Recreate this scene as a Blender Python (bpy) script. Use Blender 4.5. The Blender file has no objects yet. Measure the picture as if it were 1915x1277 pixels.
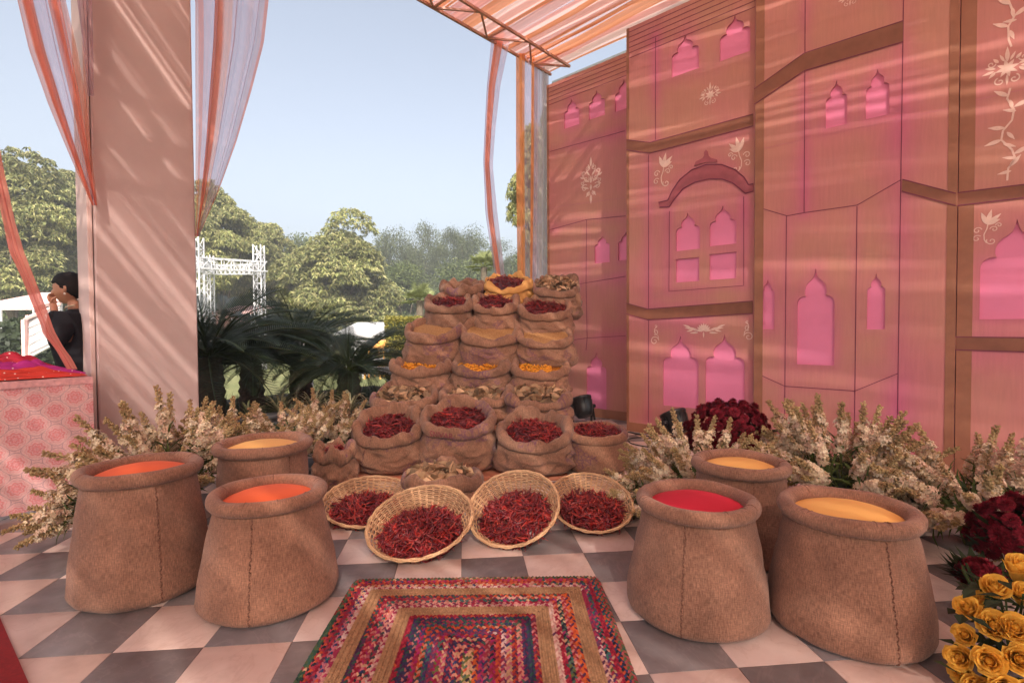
import bpy, math, random
import numpy as np
from mathutils import Vector, Matrix, noise as mnoise
from mathutils.geometry import delaunay_2d_cdt

SC = bpy.context.scene
COL = SC.collection
PI = math.pi
rng = np.random.default_rng(7)
random.seed(7)

# ---------------------------------------------------------------- camera
FPX, PIT, ROL, CAMH = 963.7, 0.0244, -0.006, 1.125
TILE = 0.3048
fw = Vector((0, math.cos(PIT), -math.sin(PIT)))
r0 = Vector((1, 0, 0)); u0 = r0.cross(fw)
RT = r0 * math.cos(ROL) + u0 * math.sin(ROL)
UP = u0 * math.cos(ROL) - r0 * math.sin(ROL)
CAMP = Vector((0, 0, CAMH))
cd = bpy.data.cameras.new('camera'); cam = bpy.data.objects.new('camera', cd); COL.objects.link(cam)
cd.sensor_width = 36; cd.lens = 36 * FPX / 1915; cd.clip_start = 0.05; cd.clip_end = 900
M = Matrix.Identity(4)
for i in range(3):
    M[i][0] = RT[i]; M[i][1] = UP[i]; M[i][2] = -fw[i]; M[i][3] = CAMP[i]
cam.matrix_world = M
SC.camera = cam

# ---------------------------------------------------------------- sky, sun, exposure
SUN_EL = math.radians(38.5)
SUNV = Vector((0.155 * math.cos(SUN_EL), -0.988 * math.cos(SUN_EL), math.sin(SUN_EL))).normalized()
world = bpy.data.worlds.new('World'); SC.world = world; world.use_nodes = True
wn = world.node_tree; wn.nodes.clear()
sky = wn.nodes.new('ShaderNodeTexSky'); sky.sky_type = 'NISHITA'; sky.sun_disc = False
sky.sun_elevation = SUN_EL; sky.sun_rotation = math.atan2(SUNV.x, SUNV.y)
sky.air_density = 1.0; sky.dust_density = 7.0; sky.ozone_density = 1.0
bg = wn.nodes.new('ShaderNodeBackground'); bg.inputs[1].default_value = 0.15
wo = wn.nodes.new('ShaderNodeOutputWorld')
hs = wn.nodes.new('ShaderNodeHueSaturation'); hs.inputs['Saturation'].default_value = .56; hs.inputs['Value'].default_value = 1.0
wn.links.new(sky.outputs[0], hs.inputs['Color']); wn.links.new(hs.outputs[0], bg.inputs[0]); wn.links.new(bg.outputs[0], wo.inputs[0])
sd = bpy.data.lights.new('sun', 'SUN'); sd.energy = 3.0; sd.angle = math.radians(0.55); sd.color = (1, .93, .83)
sun = bpy.data.objects.new('sun', sd); COL.objects.link(sun)
sun.rotation_euler = SUNV.to_track_quat('Z', 'Y').to_euler()
SC.view_settings.view_transform = 'Standard'; SC.view_settings.look = 'None'
SC.view_settings.gamma = 1; SC.view_settings.use_curve_mapping = False
SC.view_settings.exposure = 1.12
SC.cycles.use_denoising = True
SC.cycles.max_bounces = 8; SC.cycles.diffuse_bounces = 5; SC.cycles.transparent_max_bounces = 24
SC.cycles.transmission_bounces = 4

# ---------------------------------------------------------------- pixel helpers (photograph pixels -> places)
def ray(px, py):
    return fw + RT * ((px - 957.5) / FPX) - UP * ((py - 638.5) / FPX)
def atY(px, py, Y):
    d = ray(px, py); return CAMP + d * (Y / d.y)
def ground(px, py, z=0.0):
    d = ray(px, py); return CAMP + d * ((z - CAMH) / d.z)
def onplane(px, py, P0, n):
    d = ray(px, py); return CAMP + d * ((P0 - CAMP).dot(n) / d.dot(n))
def pxs(Y):          # metres per photo pixel at depth Y
    return Y / FPX
Wd = Vector((.732, -.681, 0)); Ud = Vector((.681, .732, 0)); Nw = -Ud   # wall direction, pavilion depth, wall normal

# ---------------------------------------------------------------- object helpers
WORG = {}
def empty(name, loc, label=None, cat=None, group=None):
    o = bpy.data.objects.new(name, None); COL.objects.link(o); o.location = loc
    o.empty_display_size = .05
    WORG[o] = Vector(loc)
    if label: tag(o, label, cat, group)
    return o
def tag(o, label=None, cat=None, group=None, kind=None):
    if label: o['label'] = label
    if cat: o['category'] = cat
    if group: o['group'] = group
    if kind: o['kind'] = kind
    return o
def link(me, name, mat, parent=None, origin=None, smooth=True):
    """vertices are world coordinates; origin moves to the parent's (or given) place"""
    o = bpy.data.objects.new(name, me); COL.objects.link(o)
    org = Vector((0, 0, 0))
    if parent is not None:
        org = WORG[parent]; o.parent = parent
    elif origin is not None:
        org = Vector(origin); o.location = org
    if org.length > 0: me.transform(Matrix.Translation(-org))
    WORG[o] = org
    if mat is not None and not me.materials:
        me.materials.append(mat)
    if smooth: me.shade_smooth()
    return o
def mesh_np(V, F, col=None, uv=None):
    me = bpy.data.meshes.new('m')
    V = np.asarray(V, np.float32).reshape(-1, 3); F = np.asarray(F, np.int32)
    k = F.shape[1]
    me.vertices.add(len(V)); me.vertices.foreach_set('co', V.ravel())
    me.loops.add(F.size); me.loops.foreach_set('vertex_index', F.ravel())
    me.polygons.add(len(F)); me.polygons.foreach_set('loop_start', np.arange(len(F), dtype=np.int32) * k)
    me.update(calc_edges=True)
    if col is not None:
        a = me.color_attributes.new('Col', 'FLOAT_COLOR', 'POINT')
        c = np.asarray(col, np.float32)
        if c.shape[1] == 3: c = np.c_[c, np.ones(len(c), np.float32)]
        a.data.foreach_set('color', c.ravel())
    if uv is not None:
        l = me.uv_layers.new(name='UVMap')
        l.data.foreach_set('uv', np.asarray(uv, np.float32)[F.ravel()].ravel())
    return me
class MB:
    def __init__(s): s.v = []; s.f = []; s.c = []
    def add(s, vs, fs, col=(1, 1, 1)):
        b = len(s.v); s.v += [tuple(v) for v in vs]; s.f += [tuple(i + b for i in f) for f in fs]
        s.c += [tuple(col)] * len(vs)
    def box(s, c, size, R=None, col=(1, 1, 1)):
        hx, hy, hz = [q / 2 for q in size]; c = Vector(c)
        vs = [Vector((x, y, z)) for x in (-hx, hx) for y in (-hy, hy) for z in (-hz, hz)]
        if R is not None: vs = [R @ v for v in vs]
        s.add([c + v for v in vs], [(0, 1, 3, 2), (4, 6, 7, 5), (0, 4, 5, 1), (2, 3, 7, 6), (0, 2, 6, 4), (1, 5, 7, 3)], col)
    def bar(s, a, b, w, h=None, col=(1, 1, 1), up=Vector((0, 0, 1))):
        a = Vector(a); b = Vector(b); d = b - a; L = d.length; d.normalize()
        if abs(d.dot(up)) > .98: up = Vector((1, 0, 0))
        x = up.cross(d).normalized(); y = d.cross(x)
        R = Matrix((x, y, d)).transposed()
        s.box((a + b) / 2, (w, h or w, L), R, col)
    def tube(s, pts, rad, n=6, col=(1, 1, 1), cap=True):
        pts = [Vector(p) for p in pts]; m = len(pts)
        if not hasattr(rad, '__len__'): rad = [rad] * m
        vs = []; fs = []; x = None
        for i, p in enumerate(pts):
            d = (pts[min(i + 1, m - 1)] - pts[max(i - 1, 0)])
            if d.length < 1e-9: d = Vector((0, 0, 1))
            d.normalize()
            if x is None:
                a = Vector((0, 0, 1)) if abs(d.z) < .9 else Vector((1, 0, 0)); x = a.cross(d).normalized()
            else:
                x = (x - d * x.dot(d)).normalized()
            y = d.cross(x)
            for k in range(n):
                t = 2 * PI * k / n; vs.append(p + (x * math.cos(t) + y * math.sin(t)) * rad[i])
        for i in range(m - 1):
            for k in range(n):
                fs.append((i * n + k, i * n + (k + 1) % n, (i + 1) * n + (k + 1) % n, (i + 1) * n + k))
        if cap: fs += [tuple(range(n))[::-1], tuple((m - 1) * n + k for k in range(n))]
        s.add(vs, fs, col)
    def lathe(s, c, prof, n=24, R=None, col=(1, 1, 1)):
        c = Vector(c); vs = []; fs = []
        for (r, z) in prof:
            for k in range(n):
                t = 2 * PI * k / n; v = Vector((r * math.cos(t), r * math.sin(t), z))
                vs.append(c + (R @ v if R else v))
        for i in range(len(prof) - 1):
            for k in range(n):
                fs.append((i * n + k, i * n + (k + 1) % n, (i + 1) * n + (k + 1) % n, (i + 1) * n + k))
        fs += [tuple(range(n))[::-1], tuple((len(prof) - 1) * n + k for k in range(n))]
        s.add(vs, fs, col)
    def mesh(s):
        me = bpy.data.meshes.new('m'); me.from_pydata([tuple(v) for v in s.v], [], s.f); me.update()
        a = me.color_attributes.new('Col', 'FLOAT_COLOR', 'POINT')
        a.data.foreach_set('color', np.c_[np.array(s.c, np.float32), np.ones(len(s.c), np.float32)].ravel())
        return me
    def build(s, name, mat, parent=None, origin=None, smooth=False, bevel=0):
        o = link(s.mesh(), name, mat, parent, origin, smooth)
        if bevel:
            m = o.modifiers.new('b', 'BEVEL'); m.width = bevel; m.segments = 2; m.limit_method = 'ANGLE'
        return o
def copyobj(o, parent=None, loc=None, name=None):
    c = o.copy(); COL.objects.link(c)
    if parent is not None: c.parent = parent
    if loc is not None: c.location = loc
    return c

# ---------------------------------------------------------------- materials
MATS = {}
def nodemat(name):
    m = bpy.data.materials.new(name); m.use_nodes = True
    nt = m.node_tree; b = nt.nodes['Principled BSDF']; MATS[name] = m
    return m, nt, b
def N(nt, t, **kw):
    n = nt.nodes.new(t)
    for k, v in kw.items():
        if k.startswith('i_'):
            n.inputs[int(k[2:])].default_value = v
        else: setattr(n, k, v)
    return n
def mixc(nt, fac, a, b, mode='MIX'):
    n = nt.nodes.new('ShaderNodeMix'); n.data_type = 'RGBA'; n.blend_type = mode
    for sock, v in ((n.inputs[0], fac), (n.inputs[6], a), (n.inputs[7], b)):
        if hasattr(v, 'is_output'): nt.links.new(v, sock)
        else: sock.default_value = (*v, 1) if isinstance(v, tuple) and len(v) == 3 else v
    return n.outputs[2]
def ramp(nt, src, stops):
    n = nt.nodes.new('ShaderNodeValToRGB'); e = n.color_ramp.elements
    while len(e) < len(stops): e.new(.5)
    for q, (p, c) in zip(e, stops):
        q.position = p; q.color = (*c, 1) if hasattr(c, '__len__') else (c, c, c, 1)
    nt.links.new(src, n.inputs[0]); return n.outputs[0]
def math_(nt, op, a, b=None, c=None):
    n = nt.nodes.new('ShaderNodeMath'); n.operation = op
    for i, v in enumerate((a, b, c)):
        if v is None: continue
        if hasattr(v, 'is_output'): nt.links.new(v, n.inputs[i])
        else: n.inputs[i].default_value = v
    return n.outputs[0]
def coords(nt, kind='Object', scale=None):
    tc = nt.nodes.new('ShaderNodeTexCoord'); o = tc.outputs[kind]
    if scale:
        mp = nt.nodes.new('ShaderNodeMapping'); mp.inputs[3].default_value = scale; nt.links.new(o, mp.inputs[0]); o = mp.outputs[0]
    return o
def noisetex(nt, vec, scale, detail=4, rough=.6):
    n = nt.nodes.new('ShaderNodeTexNoise'); n.inputs['Scale'].default_value = scale
    n.inputs['Detail'].default_value = detail; n.inputs['Roughness'].default_value = rough
    if vec is not None: nt.links.new(vec, n.inputs['Vector'])
    return n.outputs['Fac']
def bump(nt, b, h, strength=.3, dist=.01):
    n = nt.nodes.new('ShaderNodeBump'); n.inputs['Strength'].default_value = strength; n.inputs['Distance'].default_value = dist
    nt.links.new(h, n.inputs['Height']); nt.links.new(n.outputs[0], b.inputs['Normal'])
def simple(name, col, rough=.6, var=.25, scale=8, bmp=0, metal=0, vcol=False, spec=.5, sub=0):
    m, nt, b = nodemat(name)
    f = noisetex(nt, coords(nt), scale)
    dark = tuple(max(0, c * (1 - var)) for c in col); lite = tuple(min(1, c * (1 + var)) for c in col)
    c = ramp(nt, f, [(.3, dark), (.7, lite)])
    if vcol:
        at = N(nt, 'ShaderNodeAttribute', attribute_name='Col'); c = mixc(nt, 1.0, at.outputs['Color'], ramp(nt, f, [(.3, 1 - var), (.7, 1 + var * .3)]), 'MULTIPLY')
    nt.links.new(c, b.inputs['Base Color']); b.inputs['Roughness'].default_value = rough
    b.inputs['Metallic'].default_value = metal; b.inputs['Specular IOR Level'].default_value = spec
    if bmp: bump(nt, b, noisetex(nt, coords(nt), scale * 6), bmp)
    if sub:
        tr = N(nt, 'ShaderNodeBsdfTranslucent'); nt.links.new(c, tr.inputs[0])
        mx = N(nt, 'ShaderNodeMixShader'); mx.inputs[0].default_value = sub
        nt.links.new(b.outputs[0], mx.inputs[1]); nt.links.new(tr.outputs[0], mx.inputs[2])
        nt.links.new(mx.outputs[0], nt.nodes['Material Output'].inputs[0])
    return m

def burlap(name, base, weave=520.0, stamp=False):
    m, nt, b = nodemat(name)
    uv = coords(nt, 'UV')
    oi = N(nt, 'ShaderNodeObjectInfo')
    a = noisetex(nt, coords(nt, 'UV', (weave * .07, weave * .5, 1)), 1.0, 2, .6)
    c2 = noisetex(nt, coords(nt, 'UV', (weave * .5, weave * .06, 1)), 1.0, 2, .6)
    thr = math_(nt, 'MAXIMUM', a, c2)
    big = noisetex(nt, coords(nt), 7, 5)
    thr = math_(nt, 'ADD', math_(nt, 'MULTIPLY', c2, .62), math_(nt, 'MULTIPLY', a, .38))
    c = ramp(nt, thr, [(.40, tuple(q * .60 for q in base)), (.64, tuple(min(1, q * 1.27) for q in base))])
    c = mixc(nt, 1.0, c, ramp(nt, big, [(.3, (.74, .70, .68)), (.7, (1.2, 1.16, 1.12))]), 'MULTIPLY')
    c = mixc(nt, .35, c, mixc(nt, 1.0, c, ramp(nt, oi.outputs['Random'], [(0, (.75, .8, .85)), (1, (1.2, 1.1, 1.0))]), 'MULTIPLY'))
    if stamp:
        comb = N(nt, 'ShaderNodeVectorMath', operation='ADD')
        nt.links.new(coords(nt, 'UV', (1.0, 1.0, 1)), comb.inputs[0])
        cx = N(nt, 'ShaderNodeCombineXYZ'); nt.links.new(math_(nt, 'MULTIPLY', oi.outputs['Random'], 40), cx.inputs[0]); nt.links.new(math_(nt, 'MULTIPLY', oi.outputs['Random'], 17), cx.inputs[2])
        nt.links.new(cx.outputs[0], comb.inputs[1])
        s1 = N(nt, 'ShaderNodeTexNoise'); s1.inputs['Scale'].default_value = 3.2; s1.inputs['Detail'].default_value = 2
        nt.links.new(comb.outputs[0], s1.inputs['Vector'])
        patch = ramp(nt, s1.outputs['Fac'], [(.58, 0.0), (.60, 1.0)])
        s2 = N(nt, 'ShaderNodeTexVoronoi', feature='DISTANCE_TO_EDGE'); s2.inputs['Scale'].default_value = 24
        nt.links.new(comb.outputs[0], s2.inputs['Vector'])
        strokes = ramp(nt, s2.outputs['Distance'], [(.08, 1.0), (.14, .12)])
        k = math_(nt, 'MULTIPLY', math_(nt, 'MULTIPLY', patch, strokes), ramp(nt, noisetex(nt, uv, 60, 2), [(.35, .2), (.6, .8)]))
        c = mixc(nt, k, c, (.13, .05, .11))
    nt.links.new(c, b.inputs['Base Color']); b.inputs['Roughness'].default_value = .95
    b.inputs['Specular IOR Level'].default_value = .15
    b.inputs['Sheen Weight'].default_value = .15
    bump(nt, b, thr, .8, .006)
    return m
BURL = burlap('burlap', (.295, .17, .115), 500, stamp=True)
BURLP = burlap('fine_burlap', (.285, .153, .105), 620)
YCLOTH = simple('yellow_sack_cloth', (.56, .30, .09), .8, .15, 6, .3)

def vmat(name, rough=.7, spec=.3, sub=0.0, var=.2, scale=30):
    return simple(name, (1, 1, 1), rough, var, scale, 0, 0, True, spec, sub)
CHILLI = vmat('dried_chilli_skin', .38, .5, 0, .2, 60)
LEAFY = vmat('dry_leaf', .75, .3, .15)
TURM = vmat('turmeric_root', .8, .2)
FLORET = vmat('flower_petal', .75, .2, .3, .12)
FOLI = vmat('foliage_leaf', .6, .35, .25, .25, 3)
CYC = vmat('cycad_leaf', .35, .5, .1, .2, 5)
PAINT = vmat('painted_part', .5, .4, 0, .08, 20)

# sheer fabric: colour and opacity come from the vertex colour (alpha = weave density)
def sheer(name, transl=.62):
    m, nt, b = nodemat(name)
    at = N(nt, 'ShaderNodeAttribute', attribute_name='Col')
    d = N(nt, 'ShaderNodeBsdfDiffuse'); t = N(nt, 'ShaderNodeBsdfTranslucent'); tr = N(nt, 'ShaderNodeBsdfTransparent')
    nt.links.new(at.outputs['Color'], d.inputs[0]); nt.links.new(at.outputs['Color'], t.inputs[0])
    tint = mixc(nt, .45, (1, 1, 1), at.outputs['Color'])
    nt.links.new(tint, tr.inputs[0])
    m1 = N(nt, 'ShaderNodeMixShader'); m1.inputs[0].default_value = transl; nt.links.new(d.outputs[0], m1.inputs[1]); nt.links.new(t.outputs[0], m1.inputs[2])
    m2 = N(nt, 'ShaderNodeMixShader'); nt.links.new(at.outputs['Alpha'], m2.inputs[0])
    nt.links.new(tr.outputs[0], m2.inputs[1]); nt.links.new(m1.outputs[0], m2.inputs[2])
    nt.links.new(m2.outputs[0], nt.nodes['Material Output'].inputs[0])
    return m
SHEER = sheer('sheer_voile')
ROOFV = sheer('roof_voile', .31)

def marble(name, a, b_, vein, rough):
    m, nt, b = nodemat(name)
    oi = N(nt, 'ShaderNodeObjectInfo')
    geo = N(nt, 'ShaderNodeNewGeometry')
    add = N(nt, 'ShaderNodeVectorMath', operation='ADD')
    cx = N(nt, 'ShaderNodeCombineXYZ'); nt.links.new(math_(nt, 'MULTIPLY', oi.outputs['Random'], 50), cx.inputs[2])
    nt.links.new(geo.outputs['Position'], add.inputs[0]); nt.links.new(cx.outputs[0], add.inputs[1])
    f = N(nt, 'ShaderNodeTexNoise'); f.inputs['Scale'].default_value = 4; f.inputs['Detail'].default_value = 7; f.inputs['Distortion'].default_value = 1.6
    nt.links.new(add.outputs[0], f.inputs['Vector'])
    c = ramp(nt, f.outputs['Fac'], [(.3, a), (.62, b_)])
    v = N(nt, 'ShaderNodeTexNoise'); v.inputs['Scale'].default_value = 2.6; v.inputs['Detail'].default_value = 9; v.inputs['Distortion'].default_value = 2.6
    nt.links.new(add.outputs[0], v.inputs['Vector'])
    vm = ramp(nt, math_(nt, 'ABSOLUTE', math_(nt, 'SUBTRACT', v.outputs['Fac'], .5)), [(0, .28), (.02, 0.0)])
    c = mixc(nt, vm, c, vein)
    c = mixc(nt, 1.0, c, ramp(nt, oi.outputs['Random'], [(0, (.84, .84, .86)), (1, (1.08, 1.06, 1.03))]), 'MULTIPLY')
    d = noisetex(nt, geo.outputs['Position'], 1.3, 8, .7)
    dirt = ramp(nt, d, [(.35, (.66, .6, .56)), (.55, (1, 1, 1))]); c = mixc(nt, .7, c, mixc(nt, 1.0, c, dirt, 'MULTIPLY'))
    nt.links.new(c, b.inputs['Base Color'])
    rr = ramp(nt, noisetex(nt, geo.outputs['Position'], 9, 5), [(.3, rough), (.7, min(1, rough + .25))]); nt.links.new(rr, b.inputs['Roughness'])
    return m
MLIGHT = marble('pale_marble', (.56, .455, .42), (.64, .53, .49), (.44, .32, .27), .32)
MDARK = marble('grey_stone', (.155, .14, .148), (.21, .195, .20), (.32, .28, .28), .42)

# ================================================================ THE SETTING
# ---- ground, lawn
def grid_mesh(x0, x1, y0, y1, nx, ny, zf):
    xs = np.linspace(x0, x1, nx); ys = np.linspace(y0, y1, ny)
    V = [(x, y, zf(x, y)) for y in ys for x in xs]
    F = [(j * nx + i, j * nx + i + 1, (j + 1) * nx + i + 1, (j + 1) * nx + i) for j in range(ny - 1) for i in range(nx - 1)]
    return mesh_np(V, F)
gm, nt, b = nodemat('lawn_grass')
g1 = noisetex(nt, coords(nt), .25, 8, .7); g2 = noisetex(nt, coords(nt), 14, 6, .8)
c = ramp(nt, g1, [(.3, (.10, .13, .035)), (.7, (.21, .20, .08))]); c = mixc(nt, 1.0, c, ramp(nt, g2, [(.3, .6), (.7, 1.25)]), 'MULTIPLY')
nt.links.new(c, b.inputs['Base Color']); b.inputs['Roughness'].default_value = .9; bump(nt, b, g2, .6, .03)
lawn = link(grid_mesh(-175, 175, -105, 185, 30, 30, lambda x, y: -.12), 'lawn', gm, smooth=False); tag(lawn, kind='structure')

# ---- floor of marble tiles, turned 5.5 degrees to the view
YAW = .0968; TX = Vector((math.cos(YAW), math.sin(YAW), 0)); TY = Vector((-math.sin(YAW), math.cos(YAW), 0))
TCX, TCY = .0368, -6.2606
def tw(i, j): return (TX * (i - TCX) + TY * (j - TCY)) * TILE
CORN = Vector((.505, 7.32, 0))         # where the pavilion's open edge meets the palace wall
def inpav(p, m=0.0):
    d = p - CORN
    return d.dot(Wd) > m - .15 and d.dot(Ud) < .35
grout = simple('grout', (.13, .10, .09), .9, .2, 20)
e0 = CORN - Wd * .15 + Ud * .35
fb = MB(); pts = [e0, e0 + Wd * 18, e0 + Wd * 18 - Ud * 16, e0 - Ud * 16]
fb.add([p + Vector((0, 0, z)) for z in (-.11, -.004) for p in pts], [(0, 1, 2, 3), (7, 6, 5, 4), (0, 4, 5, 1), (1, 5, 6, 2), (2, 6, 7, 3), (3, 7, 4, 0)])
floor = fb.build('floor', grout); tag(floor, kind='structure')
def tile_mesh(mat):
    t = TILE / 2 - .0008; bm = .0022
    V = [(-t, -t, -.003), (t, -t, -.003), (t, t, -.003), (-t, t, -.003)] + [(x * (t), y * (t), -.0012) for x, y in ((-1, -1), (1, -1), (1, 1), (-1, 1))] + [(x * (t - bm), y * (t - bm), 0) for x, y in ((-1, -1), (1, -1), (1, 1), (-1, 1))]
    F = [(0, 1, 5, 4), (1, 2, 6, 5), (2, 3, 7, 6), (3, 0, 4, 7), (4, 5, 9, 8), (5, 6, 10, 9), (6, 7, 11, 10), (7, 4, 8, 11), (8, 9, 10, 11)]
    me = mesh_np(V, F); me.materials.append(mat); return me
tmL, tmD = tile_mesh(MLIGHT), tile_mesh(MDARK)
near = []; rest = []
for i in range(-34, 34):
    for j in range(-20, 30):
        p = tw(i + .5, j + .5)
        if not inpav(p): continue
        d = p - CAMP
        vis = d.dot(fw) > 1.0 and abs(d.dot(RT) / d.dot(fw)) < 1.06 and -d.dot(UP) / d.dot(fw) < .75
        (near if vis else rest).append((p, (i + j) % 2, d.length))
near.sort(key=lambda q: q[2]); rest += near[290:]; near = near[:290]
for p, dk, _ in near:
    o = bpy.data.objects.new('tile', tmD if dk else tmL); COL.objects.link(o); o.parent = floor
    o.location = (p.x, p.y, random.uniform(-.0004, .0004)); o.rotation_euler = (0, 0, YAW)
for dk in (0, 1):
    V = []; F = []
    for p, k, _ in rest:
        if k != dk: continue
        t = TILE / 2 - .0008; bI = len(V)
        V += [tuple(p + TX * x * t + TY * y * t) for x, y in ((-1, -1), (1, -1), (1, 1), (-1, 1))]; F.append((bI, bI + 1, bI + 2, bI + 3))
    o = link(mesh_np(V, F), 'tile', MDARK if dk else MLIGHT, floor, smooth=False); tag(o, kind='stuff')

# ---- pavilion: pillar, edge truss, fabric ceiling
ROOF = 4.72
def edgept(px):   # point on the pavilion's open edge seen in column px
    d = ray(px, 615); n = Wd
    t = (CORN - CAMP).dot(n) / d.dot(n); p = CAMP + d * t; return Vector((p.x, p.y, 0))
pr = edgept(372); pl = edgept(182)
plast = simple('pillar_plaster', (.50, .385, .37), .75, .06, 3, .12)
plast2 = simple('pale_plaster', (.62, .48, .45), .75, .06, 3, .1)
L = (pr - pl).length
root = empty('pillar', (pl + pr) / 2, 'tall square pink plastered pillar standing between the block printed table and the cycads', 'pillar')
mb = MB(); R = Matrix((Ud, -Wd, Vector((0, 0, 1)))).transposed()
mb.box((pl + pr) / 2 - Wd * .28 + Vector((0, 0, 2.34)), (L, .5, 4.68), R); mb.build('shaft', plast, root, bevel=.012)
mb = MB(); mb.box(pl - Wd * .28 - Ud * .02 + Vector((0, 0, 2.32)), (.03, .46, 4.64), R); mb.build('side_cladding', plast2, root, bevel=.006)

mb_t = simple('painted_steel', (.42, .20, .14), .5, .1, 5)
troot = empty('roof_truss', CORN + Vector((0, 0, ROOF)), 'long brown box truss along the open edge of the fabric ceiling', 'truss')
A0 = CORN + Ud * .1 + Vector((0, 0, ROOF)); A1 = A0 - Ud * 9.5
for off in (0, .33):
    mb = MB()
    mb.bar(A0 + Wd * off, A1 + Wd * off, .03)
    mb.build('chord', mb_t, troot)
mb = MB(); k = 0
while k * .42 < 9.3:
    p = A0 - Ud * (k * .42); q = A0 - Ud * ((k + 1) * .42)
    a, b_ = (0, .33) if k % 2 else (.33, 0)
    mb.bar(p + Wd * a, q + Wd * b_, .022)
    if k % 2: mb.bar(p, p + Wd * .33, .02)
    k += 1
mb.build('lattice', mb_t, troot)
for n_, (wo_, hh) in enumerate(((2.3, .0),)):
    t2 = empty('roof_truss', CORN + Wd * wo_ + Vector((0, 0, ROOF + .1)), ['brown truss crossing above the fabric ceiling near the second palace panel', 'brown truss crossing above the fabric ceiling behind the camera'][n_], 'truss')
    B0 = CORN + Wd * wo_ + Ud * .1 + Vector((0, 0, ROOF + .12)); B1 = B0 - Ud * 9.5
    mb = MB()
    for off in (0, .3):
        mb.bar(B0 + Wd * off, B1 + Wd * off, .05)
        mb.bar(B0 + Wd * off + Vector((0, 0, .34)), B1 + Wd * off + Vector((0, 0, .34)), .05)
    mb.build('chord', mb_t, t2)
    mb = MB()
    for k in range(20):
        p = B0 - Ud * (k * .46); q = B0 - Ud * ((k + 1) * .46)
        a, b_ = (0, .3) if k % 2 else (.3, 0); mb.bar(p + Wd * a, q + Wd * b_, .035)
    mb.build('lattice', mb_t, t2)

ceil = empty('fabric_ceiling', CORN + Vector((0, 0, ROOF)), 'ceiling of striped orange and pale pink voile strips stretched under the roof trusses', 'canopy')
ORG = (.93, .46, .25); PNK = (.93, .62, .58); WHT = (.93, .80, .76); ROS = (.90, .48, .44)
y = -.12; k = 0; rs = random.Random(3)
while y < 14.6:
    wdt = rs.choice([.035, .05, .07, .11, .17]); colr = rs.choice([ORG, ORG, PNK, WHT, ROS, PNK])
    if k % 3 == 0: colr = ORG
    op = rs.uniform(.90, .98) if colr is ORG else rs.uniform(.66, .92)
    nx, ny = 60, max(3, int(wdt / .02))
    V = []; Cc = []
    ph = rs.uniform(0, 6)
    for a in range(nx):
        s_ = a / (nx - 1) * 17.0 - .08
        sag = -.015 * math.sin(PI * ((s_ % 2.75) / 2.75)) - .01 * math.sin(ph + s_ * 3)
        for c_ in range(ny):
            q = c_ / (ny - 1)
            pt = CORN + Wd * (s_ + .02) - Ud * (y + q * wdt + s_ * .05 + .02 * math.sin(s_ * 1.3 + ph)) + Vector((0, 0, ROOF + .045 + sag + .007 * math.sin(q * ny * 1.3 + ph) + rs.uniform(-.003, .003)))
            V.append(tuple(pt)); sh = rs.uniform(.92, 1.0) * (.93 + .07 * math.sin(q * 19 + ph))
            Cc.append((colr[0] * sh, colr[1] * sh, colr[2] * sh, min(1, op * (1.12 if c_ in (0, ny - 1) else rs.uniform(.85, 1.05)))))
    F = [(a * ny + c_, a * ny + c_ + 1, (a + 1) * ny + c_ + 1, (a + 1) * ny + c_) for a in range(nx - 1) for c_ in range(ny - 1)]
    link(mesh_np(V, F, Cc), 'voile_strip', ROOFV, ceil)
    y += wdt * rs.choice([.9, 1.0, 1.0, 1.0, 1.0]) + rs.choice([0, 0, .012, .03]); k += 1

# continuous pale layer added over the strips, density varied to streak the sunlight
V = []; Cc = []; nx, ny = 30, 170
rs = random.Random(11); dens_ = [rs.choice([.28, .38, .5, .65, .8]) * rs.uniform(.85, 1.1) for _ in range(ny)]
for a in range(nx):
    for c_ in range(ny):
        s_ = a / (nx - 1) * 17.2 - .1; yy = -.15 + c_ / (ny - 1) * 15
        V.append(tuple(CORN + Wd * s_ - Ud * yy + Vector((0, 0, ROOF + .10 - .015 * math.sin(PI * ((s_ % 2.3) / 2.3))))))
        Cc.append((.93, .70, .62, min(.95, dens_[c_])))
F = [(a * ny + c_, a * ny + c_ + 1, (a + 1) * ny + c_ + 1, (a + 1) * ny + c_) for a in range(nx - 1) for c_ in range(ny - 1)]
link(mesh_np(V, F, Cc), 'top_layer', ROOFV, ceil)

# grey beam on the roof behind the first palace panel
steel = simple('grey_steel', (.16, .18, .185), .5, .1, 4)
b0 = CORN + Ud * .3 - Wd * .1
root = empty('steel_beam', b0 + Vector((0, 0, 4.72)), 'grey steel roof beam and post behind the top of the leftmost palace panel', 'beam')
mb = MB(); mb.bar(b0 + Vector((0, 0, 4.66)), b0 + Wd * 4 + Vector((0, 0, 4.66)), .1, .1); mb.build('beam', steel, root)
mb = MB(); mb.bar(b0 + Wd * .05, b0 + Wd * .05 + Vector((0, 0, 4.53)), .12); mb.build('post', steel, root)

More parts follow.
